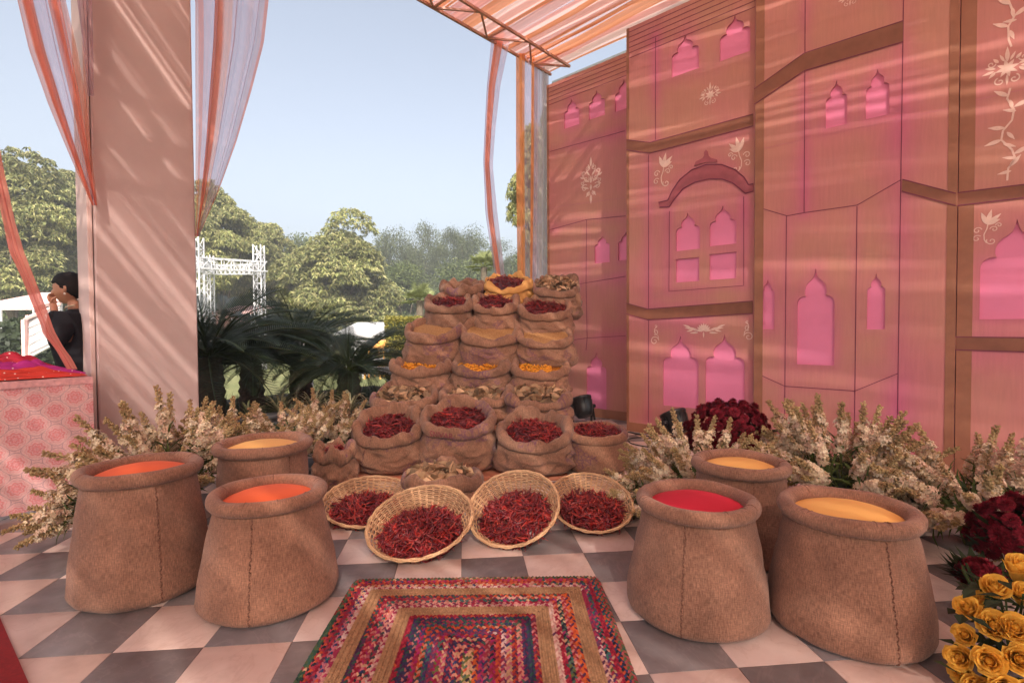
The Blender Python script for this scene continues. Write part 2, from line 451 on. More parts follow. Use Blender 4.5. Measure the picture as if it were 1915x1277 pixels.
# ================================================================ PALACE PANELS
def panelmat():
    m, nt, b = nodemat('airbrushed_board')
    at = N(nt, 'ShaderNodeAttribute', attribute_name='Col')
    f = noisetex(nt, coords(nt, 'Object', (30, 30, 2.2)), 2.0, 6, .7)
    c = mixc(nt, 1.0, at.outputs['Color'], ramp(nt, f, [(.3, .92), (.7, 1.05)]), 'MULTIPLY')
    nt.links.new(c, b.inputs['Base Color']); b.inputs['Roughness'].default_value = .62
    bump(nt, b, f, .08, .003)
    return m
PANEL = panelmat()
BAND = simple('brown_band_paint', (.22, .085, .05), .6, .12, 10)
EDGE = simple('brown_edge_paint', (.30, .13, .075), .6, .12, 10)
PINKW = simple('pink_window_board', (.74, .22, .39), .55, .05, 4)
LINE = simple('dark_magenta_line', (.16, .02, .06), .6, .1, 10)
WHITE = simple('cream_stencil_paint', (.74, .55, .48), .7, .1, 30)
TAN = np.array((.50, .24, .18)); MAG = np.array((.53, .13, .24)); ROSE = np.array((.54, .19, .20))

BASE2 = ground(1172, 805); PL2 = BASE2.copy()                        # panel 2 plane
BASE1 = ground(1170, 787)
def planes(k):
    P = {1: BASE1, 2: BASE2, 3: BASE2 + Nw * .05, 4: BASE2 + Nw * .03}[k]
    return P
def pz(k, px, py):
    P = planes(k); q = onplane(px, py, P, Ud); return ((q - BASE2).dot(Wd), q.z)
def pw(k, a, z, out=0.0):
    P = planes(k); base = BASE2 + Ud * ((P - BASE2).dot(Ud)); q = base + Wd * a + Nw * out; return Vector((q.x, q.y, z))
OG = [(1, 0), (.985, .09), (.92, .17), (.79, .225), (.66, .245), (.54, .235), (.585, .32), (.58, .42), (.52, .53), (.40, .62), (.25, .68), (.12, .75), (.05, .86), (0, 1)]
def window_shape(al, ar, zb, za, sf):
    m = (al + ar) / 2; h = (ar - al) / 2; zs = zb + (za - zb) * sf
    pts = [(al, zb), (ar, zb)] + [(m + x * h, zs + y * (za - zs)) for x, y in OG] + [(m - x * h, zs + y * (za - zs)) for x, y in OG[-2::-1]]
    return pts
def seg_d(P, a, b_):
    a = np.array(a); b_ = np.array(b_); d = b_ - a; t = np.clip(((P - a) @ d) / max(1e-9, d @ d), 0, 1)
    return np.hypot(*((P - a - t[:, None] * d).T))
def inpoly(P, poly):
    x, y = P[:, 0], P[:, 1]; c = np.zeros(len(P), bool); n = len(poly); j = n - 1
    for i in range(n):
        xi, yi = poly[i]; xj, yj = poly[j]
        c ^= ((yi > y) != (yj > y)) & (x < (xj - xi) * (y - yi) / (yj - yi + 1e-12) + xi); j = i
    return c
def strip2(k, pts, w, out, thick, closed=False):
    """flat raised ribbon along a 2D path on panel k"""
    V = []; F = []; n = len(pts)
    for i, p in enumerate(pts):
        a = pts[max(i - 1, 0)]; b_ = pts[min(i + 1, n - 1)]
        dx, dz = b_[0] - a[0], b_[1] - a[1]; l = math.hypot(dx, dz) or 1; nx_, nz_ = -dz / l, dx / l
        ww = (w[i] if hasattr(w, '__len__') else w) / 2
        for s_ in (-1, 1):
            V.append(pw(k, p[0] + nx_ * ww * s_, p[1] + nz_ * ww * s_, out + thick))
        for s_ in (-1, 1):
            V.append(pw(k, p[0] + nx_ * ww * s_, p[1] + nz_ * ww * s_, out))
    for i in range(n - 1):
        o = i * 4; F += [(o, o + 1, o + 5, o + 4), (o + 2, o, o + 4, o + 6), (o + 1, o + 3, o + 7, o + 5)]
    return V, F
def polyplate(k, pts, out, thick):
    n = len(pts); V = [pw(k, a, z, out + thick) for a, z in pts] + [pw(k, a, z, out) for a, z in pts]
    F = [tuple(range(n))] + [(i, n + i, n + (i + 1) % n, (i + 1) % n) for i in range(n)]
    return V, F
def panel(k, a0, a1, ztop, lines, bands, wins, rects, label, edges, seams, glow, extra_holes=()):
    root = empty('palace_panel', pw(k, (a0 + a1) / 2, 0), label, 'backdrop panel', 'painted palace panels of the pink wall')
    holes = [window_shape(*w) for w in wins] + [list(r) for r in rects]
    # conforming triangulation with a grid of colour samples
    pts = []; edgs = []
    def ring(poly):
        b = len(pts); pts.extend(Vector(p) for p in poly); n = len(poly)
        edgs.extend((b + i, b + (i + 1) % n) for i in range(n))
    def dens(poly, st=.04):
        out = []
        for i in range(len(poly)):
            p, q = poly[i], poly[(i + 1) % len(poly)]; l = math.hypot(q[0] - p[0], q[1] - p[1]); m = max(1, int(l / st))
            out += [(p[0] + (q[0] - p[0]) * t / m, p[1] + (q[1] - p[1]) * t / m) for t in range(m)]
        return out
    outer = [(a0, 0.0), (a1, 0.0), (a1, ztop), (a0, ztop)]
    ring(dens(outer)); hd = [dens(h) for h in holes]
    for h in hd: ring(h)
    GS = .032
    gx = np.arange(a0 + GS, a1 - GS / 2, GS); gz = np.arange(GS, ztop - GS / 2, GS)
    G = np.array([(x, z) for x in gx for z in gz]); keep = np.ones(len(G), bool)
    for h in hd:
        hb = np.array(h); box = (G[:, 0] > hb[:, 0].min() - .03) & (G[:, 0] < hb[:, 0].max() + .03) & (G[:, 1] > hb[:, 1].min() - .03) & (G[:, 1] < hb[:, 1].max() + .03)
        idx = np.where(box)[0]
        ins = inpoly(G[idx], h)
        dm = np.full(len(idx), 9.)
        for i in range(len(h)): dm = np.minimum(dm, seg_d(G[idx], h[i], h[(i + 1) % len(h)]))
        keep[idx[ins | (dm < .012)]] = False
    G = G[keep]; pts.extend(Vector(g) for g in G)
    vo, eo, fo, _, _, _ = delaunay_2d_cdt(pts, edgs, [], 1, 1e-5)
    P2 = np.array([tuple(v) for v in vo]); F = np.array([f for f in fo if len(f) == 3])
    cen = P2[F].mean(1); drop = np.zeros(len(F), bool)
    for h in holes: drop |= inpoly(cen, h)
    F = F[~drop]
    # airbrushed paint: rose and magenta fogged along the drawn lines and round the windows
    f = np.zeros(len(P2)); nz = np.array([mnoise.fractal(Vector((p[0] * 1.7, k * 9.1, p[1] * 1.1)), 1, 2, 4) for p in P2])
    for (poly, wid, st) in glow:
        for i in range(len(poly) - 1):
            d = seg_d(P2, poly[i], poly[i + 1]); f = np.maximum(f, st * np.exp(-(d / wid) ** 1.4))
    for h in holes:
        for i in range(len(h)):
            d = seg_d(P2, h[i], h[(i + 1) % len(h)]); f = np.maximum(f, .62 * np.exp(-(d / .085) ** 1.3))
    f = np.clip(.72 * f * (1 + .6 * nz) + .16 * nz, 0, 1)
    g = np.clip(.5 + .9 * nz, 0, 1)[:, None]
    c = (TAN * (1 - .55 * g) + ROSE * .55 * g); c = c * (1 - f[:, None]) + MAG * f[:, None]
    V = [pw(k, p[0], p[1], 0) for p in P2]
    o = link(mesh_np(V, F[:, ::-1] if False else F, np.clip(c, 0, 1)), 'board', PANEL, root, smooth=False)
    # sides of the board, jambs of the openings
    mb = MB()
    for poly, dep in [(outer, .09)] + [(h, .016) for h in holes]:
        n = len(poly)
        for i in range(n):
            p, q = poly[i], poly[(i + 1) % n]
            mb.add([pw(k, *p, 0), pw(k, *q, 0), pw(k, *q, -dep), pw(k, *p, -dep)], [(0, 1, 2, 3)])
    mb.build('jamb', simple('board_edge', (.50, .17, .22), .6, .1, 10) if 'board_edge' not in MATS else MATS['board_edge'], root)
    for h in holes:
        hb = np.array(h); x0, z0 = hb.min(0) - .02; x1, z1 = hb.max(0) + .02
        mb = MB(); mb.box(pw(k, (x0 + x1) / 2, (z0 + z1) / 2, -.023), (x1 - x0, .012, z1 - z0), Matrix((Wd, Ud, Vector((0, 0, 1)))).transposed())
        mb.build('window', PINKW, root)
    for bnd in bands:
        V, F_ = polyplate(k, bnd, .0, .006); mb = MB(); mb.add(V, F_); mb.build('band', BAND, root)
        n = len(bnd) // 2
        for side in (bnd[:n], bnd[n:]):
            V, F_ = strip2(k, side, .007, .006, .0015); mb = MB(); mb.add(V, F_); mb.build('painted_line', LINE, root)
    for poly in edges:
        V, F_ = polyplate(k, poly, .0, .004); mb = MB(); mb.add(V, F_); mb.build('edge_strip', EDGE, root)
    for ln in lines:
        V, F_ = strip2(k, ln, .006, .0, .0018); mb = MB(); mb.add(V, F_); mb.build('painted_line', LINE, root)
    for ln in seams:
        V, F_ = strip2(k, ln, .004, .0, .0008); mb = MB(); mb.add(V, F_); mb.build('board_seam', MATS['board_edge'], root)
    return root
def PP(k, *pts): return [pz(k, *p) for p in pts]
def WN(k, l, r, ap, sf=.5):
    a = pz(k, *l); b_ = pz(k, *r); c = pz(k, *ap); return (a[0], b_[0], (a[1] + b_[1]) / 2, c[1], sf)
def hline(k, z, a0, a1): return [(a0, z), (a1, z)]

# panel 1 (far left, stands behind panel 2)
a0 = pz(1, 1024, 500)[0]; a1 = pz(1, 1170, 500)[0] + .45; zt = pz(1, 1170, 99)[1]
L1 = [PP(1, (1028, 284), (1169, 245)), PP(1, (1028, 430), (1097, 411), (1170, 404)), PP(1, (1097, 411), (1096, 529), (1098, 632), (1096, 655)), PP(1, (1028, 541), (1096, 529), (1170, 517)), PP(1, (1028, 642), (1098, 632), (1170, 628))]
L1 += [hline(1, zt - .05 - .055 * i, a0, a1) for i in range(5)]
zb = pz(1, 1168, 775)[1]
P1 = panel(1, a0, a1, zt, L1, [], [WN(1, (1055, 240), (1083, 234), (1068, 185)), WN(1, (1101, 225), (1131, 215), (1115, 169)), WN(1, (1150, 209), (1184, 200), (1168, 148)),
    WN(1, (1112, 492), (1140, 491), (1126, 440), .6), WN(1, (1156, 487), (1185, 485), (1170, 434), .6), WN(1, (1097, 772), (1134, 776), (1115, 659), .7)], [],
    'leftmost painted palace panel, with three small upper windows and a heart damask stencil', [[(a0, 0), (a0 + .035, 0), (a0 + .035, zt), (a0, zt)], [(a0 + .035, 0), (a1, 0), (a1, .11), (a0 + .035, .11)]],
    [PP(1, (1026, 389), (1168, 370))], [(l, .09, .65) for l in L1[:5]])
# panel 2
a0 = pz(2, 1172, 500)[0]; a1 = pz(2, 1410, 500)[0]; zt = pz(2, 1172, 55)[1]
V2 = PP(2, (1226, 71), (1226, 262)); V2b = PP(2, (1213, 290), (1213, 577)); V2c = PP(2, (1213, 599), (1213, 806))
B2a = PP(2, (1172, 262), (1216, 267), (1409, 214)) + PP(2, (1409, 236), (1216, 287), (1172, 281))
B2b = PP(2, (1172, 567), (1212, 578), (1408, 563)) + PP(2, (1408, 586), (1212, 598), (1172, 587))
FR = PP(2, (1252, 395), (1251, 545), (1391, 534), (1391, 368))
L2 = [V2, V2b, V2c, FR] + [hline(2, zt - .045 - .055 * i, a0, a1) for i in range(6)]
def rectpx(k, *pts):
    q = PP(k, *pts); x0 = (q[0][0] + q[3][0]) / 2; x1 = (q[1][0] + q[2][0]) / 2; z0 = (q[2][1] + q[3][1]) / 2; z1 = (q[0][1] + q[1][1]) / 2
    return [(x0, z0), (x1, z0), (x1, z1), (x0, z1)]
P2_ = panel(2, a0, a1, zt, L2, [B2a, B2b], [WN(2, (1256, 145), (1307, 128), (1281, 66)), WN(2, (1346, 114), (1403, 97), (1374, 29)),
    WN(2, (1264, 471), (1309, 464), (1287, 397), .5), WN(2, (1327, 462), (1377, 454), (1353, 384), .5), WN(2, (1240, 760), (1306, 762), (1274, 628), .6), WN(2, (1319, 762), (1392, 767), (1355, 625), .6)],
    [rectpx(2, (1264, 486), (1308, 480), (1307, 524), (1264, 530)), rectpx(2, (1327, 477), (1377, 470), (1377, 519), (1327, 525))],
    'second palace panel from the left, with domed arch over four lights and twin arches', [[(a0, 0), (a0 + .03, 0), (a0 + .03, zt), (a0, zt)], [(a0 + .03, 0), (a1, 0), (a1, .1), (a0 + .03, .1)]],
    [], [(V2, .07, .9), (V2b, .06, .6), (V2c, .06, .6), (FR, .08, .85), (PP(2, (1216, 290), (1409, 240)), .1, .5), (PP(2, (1216, 600), (1408, 590)), .12, .6), (PP(2, (1255, 375), (1285, 335), (1320, 318), (1360, 318), (1400, 350)), .1, .8), (PP(2, (1216, 575), (1405, 560)), .08, .45)])
# dome hood moulding and finial on panel 2
hoodm = simple('dome_hood_paint', (.33, .085, .11), .6, .15, 12)
outer = PP(2, (1232, 379), (1249, 375), (1258, 356), (1272, 336), (1294, 318), (1322, 308), (1350, 308), (1376, 318), (1392, 332), (1400, 346), (1409, 344))
inner = PP(2, (1234, 388), (1252, 387), (1262, 372), (1278, 353), (1300, 341), (1326, 335), (1350, 335), (1370, 342), (1384, 353), (1394, 362), (1409, 358))
mb = MB(); V = []; F = []
for o_, i_ in zip(outer, inner):
    for q in range(5):
        t = q / 4; V.append(pw(2, o_[0] * (1 - t) + i_[0] * t, o_[1] * (1 - t) + i_[1] * t, .003 + .007 * math.sin(PI * t)))
for i in range(len(outer) - 1):
    for q in range(4): F.append((i * 5 + q, i * 5 + q + 1, i * 5 + q + 6, i * 5 + q + 5))
mb.add(V, F); mb.build('dome_hood', hoodm, P2_, smooth=True)
for ln in (outer, inner):
    V, F = strip2(2, ln, .008, 0, .0085); mb = MB(); mb.add(V, F); mb.build('painted_line', LINE, P2_)
V, F = polyplate(2, PP(2, (1299, 311), (1302, 303), (1314, 297), (1318, 292), (1318, 285), (1321, 281), (1324, 284), (1325, 291), (1330, 296), (1341, 299), (1342, 304), (1320, 304)), .0, .012)
mb = MB(); mb.add(V, F); mb.build('finial', hoodm, P2_)
# panel 3
a0 = pz(3, 1411, 500)[0]; a1 = pz(3, 1789, 500)[0]; zt = 4.68
V3a = PP(3, (1506, 0), (1504, 398)); V3b = PP(3, (1690, 0), (1685, 336), (1678, 835))
FL = PP(3, (1411, 386), (1472, 404), (1504, 398), (1603, 384), (1686, 336)); V3c = PP(3, (1471, 404), (1468, 722), (1467, 860)); V3d = PP(3, (1603, 386), (1599, 730), (1597, 880))
LL = PP(3, (1411, 696), (1468, 722), (1599, 731), (1680, 698))
B3 = PP(3, (1411, 167), (1505, 100), (1689, 40)) + PP(3, (1689, 79), (1505, 133), (1411, 196))
B3r = PP(3, (1688, 336), (1788, 362)) + PP(3, (1788, 385), (1687, 358))
P3_ = panel(3, a0, a1, zt, [V3a, V3b, FL, V3c, V3d, LL], [B3, B3r], [WN(3, (1544, 241), (1584, 232), (1564, 150), .55), WN(3, (1619, 224), (1663, 213), (1642, 128), .55),
    WN(3, (1423, 614), (1448, 617), (1436, 523), .72), WN(3, (1490, 681), (1560, 684), (1526, 501), .62), WN(3, (1621, 618), (1655, 614), (1638, 511), .68)], [],
    'third palace panel, the widest, drawn as bay tower with a tall middle arch window', [[(a0, 0), (a0 + .075, 0), (a0 + .075, zt), (a0, zt)], [(a1 - .055, 0), (a1, 0), (a1, zt), (a1 - .055, zt)]],
    [PP(3, (1414, 281), (1690, 221), (1788, 200))], [(V3a, .06, .8), (V3b, .11, .85), (V3c, .06, .55), (V3d, .06, .55), (LL, .07, .35), (PP(3, (1440, 430), (1440, 690)), .1, .0), (PP(3, (1470, 700), (1680, 690)), .1, .35)])
# panel 4
a0 = pz(4, 1791, 500)[0]; a1 = a0 + 2.6; zt = 4.68
B4 = PP(4, (1791, 361), (1990, 336)) + PP(4, (1990, 361), (1791, 385)); B4b = PP(4, (1786, 630), (1990, 632)) + PP(4, (1990, 660), (1786, 654))
P4_ = panel(4, a0, a1, zt, [], [B4, B4b], [WN(4, (1832, 595), (1972, 598), (1903, 410), .52)], [],
    'rightmost palace panel, with a flowering vine stencil above one broad arch window', [[(a0, 0), (a0 + .085, 0), (a0 + .085, zt), (a0, zt)]],
    [PP(4, (1822, 188), (1950, 160))], [(PP(4, (1825, 660), (1990, 660)), .35, .5), (PP(4, (1830, 20), (1830, 340)), .1, .3)])

mb = MB(); x_ = pz(4, 1790, 500)[0]  # black strip added behind the panel gap to stand for its shade
mb.box(pw(4, x_ - .0, 2.3, -.06), (.12, .05, 4.6), Matrix((Wd, Ud, Vector((0, 0, 1)))).transposed()); mb.build('joint_backing', simple('black_felt', (.012, .008, .008), .95), P4_)
# ---- cream stencil flowers on the panels
def spiral(cx, cz, r, turns, a_0, dirn=1, n=26):
    return [(cx + r * (1 - t * .85) * math.cos(a_0 + dirn * 2 * PI * turns * t), cz + r * (1 - t * .85) * math.sin(a_0 + dirn * 2 * PI * turns * t)) for t in [i / (n - 1) for i in range(n)]]
class Stencil:
    def __init__(s, k, cx, cz, sc, name='stencil'): s.k = k; s.mb = MB(); s.cx = cx; s.cz = cz; s.sc = sc; s.n = 0
    def T(s, p): return (s.cx + p[0] * s.sc, s.cz + p[1] * s.sc)
    def stroke(s, pts, w):
        w = [x * s.sc for x in w] if hasattr(w, '__len__') else w * s.sc
        s.n += 1; V, F = strip2(s.k, [s.T(p) for p in pts], w, .0005, .001 + .00013 * (s.n % 9)); s.mb.add(V, F)
    def leaf(s, x, z, ang, l, wd):
        n = 9; P = []
        for i in range(n):
            t = i / (n - 1); P.append((x + math.cos(ang) * l * t, z + math.sin(ang) * l * t))
        s.stroke(P, [max(.004, wd * math.sin(PI * min(1, (i / (n - 1)) ** .8))) for i in range(n)])
    def done(s, parent): s.mb.build('painted_flower', WHITE, parent)
def damask(S):
    for m in (-1, 1):
        for (x, z, r, a, d) in ((.22, .1, .14, 2.6, 1), (.36, .32, .11, 3.4, -1), (.3, -.25, .15, 2.4, -1), (.16, .52, .1, 3.6, 1), (.14, -.5, .09, 2.8, 1), (.42, -.02, .09, 2.2, 1)):
            S.stroke([(m * p[0], p[1]) for p in spiral(x, z, r, 1.2, a, d)], .032)
        for (x, z, a, l) in ((.08, -.05, .6, .34), (.05, .2, .9, .3), (.1, -.3, .3, .36), (.3, .1, 1.0, .22), (.05, .45, 1.2, .25), (.3, -.1, -.5, .22), (.06, -.4, -.9, .3), (.36, .14, .5, .2)):
            S.leaf(m * x, z, a if m > 0 else PI - a, l, .075)
    S.leaf(0, .55, PI / 2, .4, .1); S.leaf(0, -.55, -PI / 2, .38, .1); S.leaf(0, -.1, PI / 2, .3, .12); S.leaf(0, -.15, -PI / 2, .25, .1)
def bloom(S):
    for i in range(8): S.leaf(0, 0, i * PI / 4 + .2, .42, .15)
    for m in (-1, 1):
        for (x, z, a, l) in ((.4, .1, .3, .4), (.45, 0, -.2, .45), (.4, -.05, -.8, .35), (.3, .35, .9, .3)): S.leaf(m * x, z, a if m > 0 else PI - a, l, .13)
        S.stroke([(m * p[0], p[1]) for p in spiral(.25, -.55, .2, 1.1, 1.2, -1)], .05)
        S.stroke([(m * p[0], p[1]) for p in spiral(.55, .35, .16, 1.1, 3.2, 1)], .045)
    S.leaf(0, .3, PI / 2, .7, .16); S.leaf(-.1, .35, 2.0, .4, .1); S.leaf(.1, .35, 1.1, .4, .1); S.leaf(0, -.3, -PI / 2, .5, .1)
def sprig(S, m=1):
    S.stroke([(m * x, z) for x, z in ((.0, -.9), (-.1, -.7), (-.12, -.4), (0, -.1), (.05, .2))], .05)
    for (a, l) in ((1.9, .75), (1.35, .85), (.75, .8), (.4, .6)): S.leaf(m * .0, .15, a if m > 0 else PI - a, l, .22)
    for (x, z, r, a, d) in ((-.4, -.15, .2, .2, 1), (-.42, -.6, .2, .6, 1), (.3, -.15, .18, 3.0, -1), (.2, -.8, .22, 2.6, 1), (.5, .05, .14, 3.2, -1)):
        S.stroke([(m * p[0], p[1]) for p in spiral(x, z, r, 1.15, a, d)], .045)
def lotus(S):
    for i in range(9): S.leaf(0, -.1, PI / 2 + (i - 4) * .36, .42, .13)
    for m in (-1, 1):
        for (x, z, a, l) in ((.35, -.05, .25, .6), (.5, .0, .1, .6), (.75, .08, .35, .45), (.3, -.2, -.05, .5), (.6, -.05, -.25, .4)):
            S.leaf(m * x, z, a if m > 0 else PI - a, l, .1)
        S.stroke([(m * .1, -.15), (m * .5, -.08), (m * 1.05, .2)], .03)
    S.leaf(0, -.15, -PI / 2, .35, .08)
def scroll(S, m=1):
    S.stroke([(m * p[0], p[1]) for p in spiral(-.1, -.45, .42, 1.35, .2, 1)], .07); S.stroke([(m * p[0], p[1]) for p in spiral(.0, .35, .26, 1.2, 4.2, 1)], .06)
    S.stroke([(m * x, z) for x, z in ((.3, -.4), (.25, 0), (-.05, .2), (-.1, .6), (.1, .8))], .055); S.stroke([(m * p[0], p[1]) for p in spiral(.05, .82, .13, 1, 2.5, -1)], .05)
def put(k, parent, px, py, half, fn, *a):
    c_ = pz(k, px, py); s_ = (pz(k, px, py - half)[1] - c_[1]); S = Stencil(k, c_[0], c_[1], s_); fn(S, *a); S.done(parent)
put(1, P1, 1105, 338, 47, damask)
put(2, P2_, 1328, 178, 24, bloom); put(2, P2_, 1240, 318, 32, sprig); put(2, P2_, 1383, 288, 34, sprig, -1)
put(2, P2_, 1316, 615, 34, lotus); put(2, P2_, 1226, 628, 21, scroll); put(2, P2_, 1398, 620, 21, scroll, -1)
put(3, P3_, 1590, -6, 22, bloom); put(4, P4_, 1884, 128, 40, bloom); put(4, P4_, 1846, 425, 33, sprig)
for (pts, lv) in (([(1878, -20), (1890, 10), (1898, 30), (1886, 50), (1887, 75), (1892, 88)], ((1898, 30, .6), (1886, 50, 2.6), (1890, 8, 2.4))),
                  ([(1890, 165), (1884, 185), (1897, 205), (1893, 225), (1876, 245), (1873, 262), (1893, 280), (1899, 296), (1886, 315), (1884, 338)], ((1897, 200, .4), (1880, 240, 2.9), (1873, 262, 3.4), (1897, 288, .5), (1888, 312, .9), (1886, 180, 2.5)))):
    S = Stencil(4, 0, 0, 1); P = PP(4, *pts); Q = []
    for i in range(len(P) - 1):
        for t in (0, .33, .66): Q.append((P[i][0] * (1 - t) + P[i + 1][0] * t, P[i][1] * (1 - t) + P[i + 1][1] * t))
    S.stroke(Q + [P[-1]], .011)
    for x, y_, a in lv:
        q = pz(4, x, y_); S.leaf(q[0], q[1], a, .09, .028); S.leaf(q[0] + .01, q[1] - .03, a + 2.4, .07, .022)
    S.done(P4_)

# ================================================================ TEMPLATES AND SCATTER
def scatter(temps, T, cols=None, jit=.0):
    """temps: list of (V, F, C); T: list of (template index, 3x3, position, colour multiplier) -> V,F,C"""
    Vs = []; Fs = []; Cs = []; b = 0
    for ti, R, p, c in T:
        V, F, C = temps[ti]
        Vs.append(V @ np.asarray(R).T + np.asarray(p)); Fs.append(F + b); Cs.append(C * np.asarray(c)); b += len(V)
    return np.concatenate(Vs), np.concatenate(Fs), np.clip(np.concatenate(Cs), 0, 1)
def rotm(ax, ay, az):
    return np.array(Matrix.Rotation(az, 3, 'Z') @ Matrix.Rotation(ay, 3, 'Y') @ Matrix.Rotation(ax, 3, 'X'))
def tris(F):
    out = []
    for f in F:
        for i in range(1, len(f) - 1): out.append((f[0], f[i], f[i + 1]))
    return np.array(out, np.int32)
def tpl(mb): return (np.array([tuple(v) for v in mb.v], np.float32), tris(mb.f), np.array(mb.c, np.float32))

def chilli_t(seed):
    r = random.Random(seed); mb = MB(); n = 6; L = r.uniform(.058, .085); b1 = r.uniform(-.014, .014); b2 = r.uniform(-.008, .008)
    P = [(b1 * math.sin(PI * t) + r.uniform(-.0012, .0012), L * (t - .5), b2 * math.sin(2 * PI * t)) for t in [i / n for i in range(n + 1)]]
    R = [.0026, .0064, .0070, .0060, .0048, .0030, .0008]
    mb.tube(P, [q * r.uniform(.85, 1.2) for q in R], 5, (1, 1, 1))
    for i in range(len(mb.v)):
        v = mb.v[i]; mb.v[i] = (v[0], v[1], v[2] * .62 + .0006 * math.sin(v[1] * 900))
    s = r.uniform(-.012, .012)
    mb.tube([P[0], (P[0][0] + s * .4, P[0][1] - .008, P[0][2] + .003), (P[0][0] + s, P[0][1] - .020, P[0][2] + .006)], [.0013, .0009, .0008], 3, (3.2, 8.5, 6.5), cap=False)
    return tpl(mb)
CHT = [chilli_t(i) for i in range(7)]
def leaf_t(seed):
    r = random.Random(seed); mb = MB(); L = r.uniform(.09, .135); W = L * r.uniform(.40, .5) / 2; n = 6; k1 = r.uniform(-.5, .7); fold = r.uniform(.1, .7)
    V = []; F = []
    for i in range(n + 1):
        t = i / n; w = W * math.sin(PI * min(.98, max(.03, t)) ** .9); y = L * (t - .5); z = k1 * L * .35 * math.sin(PI * t)
        tw = r.uniform(-.004, .004)
        V += [(-w, y, z + fold * w + tw), (0, y, z), (w, y, z + fold * w - tw)]
    for i in range(n): F += [(i * 3, i * 3 + 1, i * 3 + 4, i * 3 + 3), (i * 3 + 1, i * 3 + 2, i * 3 + 5, i * 3 + 4)]
    mb.add(V, F); return tpl(mb)
LFT = [leaf_t(i) for i in range(6)]
def turm_t(seed):
    r = random.Random(seed); mb = MB(); L = r.uniform(.03, .05)
    mb.tube([(r.uniform(-.003, .003), L * (t - .5), r.uniform(-.002, .002)) for t in (0, .2, .5, .8, 1)], [.003, .0068, r.uniform(.006, .0085), .0065, .0035], 6)
    return tpl(mb)
TUT = [turm_t(i) for i in range(4)]

def pile(kind, c, rx, ry, dome, tilt, n, seed, extra=None, edge=.97):
    """mound of goods filling an opening: c centre, tilt = rise towards the back"""
    r = random.Random(seed); R = np.array
    def zf(x, y):
        q = (x / rx) ** 2 + (y / ry) ** 2
        return c[2] + dome * max(0, 1 - q) + tilt * y / ry + .006 * mnoise.noise(Vector((x * 25, y * 25, seed)))
    base = {'chilli': (.075, .012, .012), 'leaf': (.16, .11, .07), 'turmeric': (.42, .16, .02), 'seed': (.62, .40, .18)}[kind]
    V = []; F = []; C = []; nr, na = 14, 36
    V.append((c[0], c[1], zf(0, 0)))
    for i in range(1, nr + 1):
        for k in range(na):
            a = 2 * PI * k / na; q = i / nr; x = rx * q * math.cos(a) * 1.04; y = ry * q * math.sin(a) * 1.04; V.append((c[0] + x, c[1] + y, zf(x, y) - .004))
    for k in range(na): F.append((0, 1 + k, 1 + (k + 1) % na))
    for i in range(nr - 1):
        for k in range(na):
            a = 1 + i * na + k; b = 1 + i * na + (k + 1) % na; F += [(a, a + na, b), (b, a + na, b + na)]
    tem = {'chilli': CHT, 'leaf': LFT, 'turmeric': TUT, 'seed': None}[kind]
    Vn, Fn, Cn = np.array(V, np.float32), np.array(F, np.int32), np.tile(np.array(base, np.float32), (len(V), 1))
    if tem:
        T = []
        for i in range(n):
            q = math.sqrt(r.random()) * edge; a = r.uniform(0, 2 * PI); x = rx * q * math.cos(a); y = ry * q * math.sin(a)
            if kind == 'chilli':
                col = r.choice([(.17, .010, .014), (.23, .014, .016), (.11, .008, .012), (.36, .026, .02), (.13, .008, .018), (.20, .012, .012)]); tl = .45; up = r.uniform(.0, .016)
            elif kind == 'leaf':
                g = r.uniform(.7, 1.25); col = r.choice([(.56, .36, .21), (.46, .31, .18), (.30, .21, .13), (.64, .43, .26)]); col = tuple(g * v for v in col); tl = .65; up = r.uniform(.004, .03)
            else:
                g = r.uniform(.75, 1.2); col = (.80 * g, .36 * g, .04 * g); tl = .4; up = r.uniform(0, .012)
            T.append((r.randrange(len(tem)), rotm(r.gauss(0, tl), r.gauss(0, tl), r.uniform(0, 2 * PI)), (c[0] + x, c[1] + y, zf(x, y) + up), col))
        v2, f2, c2 = scatter(tem, T)
        Fn = np.concatenate([Fn, f2 + len(Vn)]); Vn = np.concatenate([Vn, v2]); Cn = np.concatenate([Cn, c2])
    return Vn, Fn, Cn
seedm, nt, b = nodemat('grain_heap')
vo = N(nt, 'ShaderNodeTexVoronoi'); vo.inputs['Scale'].default_value = 95; nt.links.new(coords(nt), vo.inputs['Vector'])
c = ramp(nt, vo.outputs['Distance'], [(.0, (.72, .50, .25)), (.55, (.40, .24, .10))]); at = N(nt, 'ShaderNodeAttribute', attribute_name='Col')
c = mixc(nt, .5, c, mixc(nt, 1.0, c, at.outputs['Color'], 'MULTIPLY')); nt.links.new(c, b.inputs['Base Color']); b.inputs['Roughness'].default_value = .8
bump(nt, b, vo.outputs['Distance'], .8, -.004)
PMAT = {'chilli': CHILLI, 'leaf': LEAFY, 'turmeric': TURM, 'seed': seedm}
PNAME = {'chilli': ('dried_chillies', 'dried chillies'), 'leaf': ('bay_leaves', 'bay leaves'), 'turmeric': ('turmeric_roots', 'turmeric'), 'seed': ('grain', 'grain')}

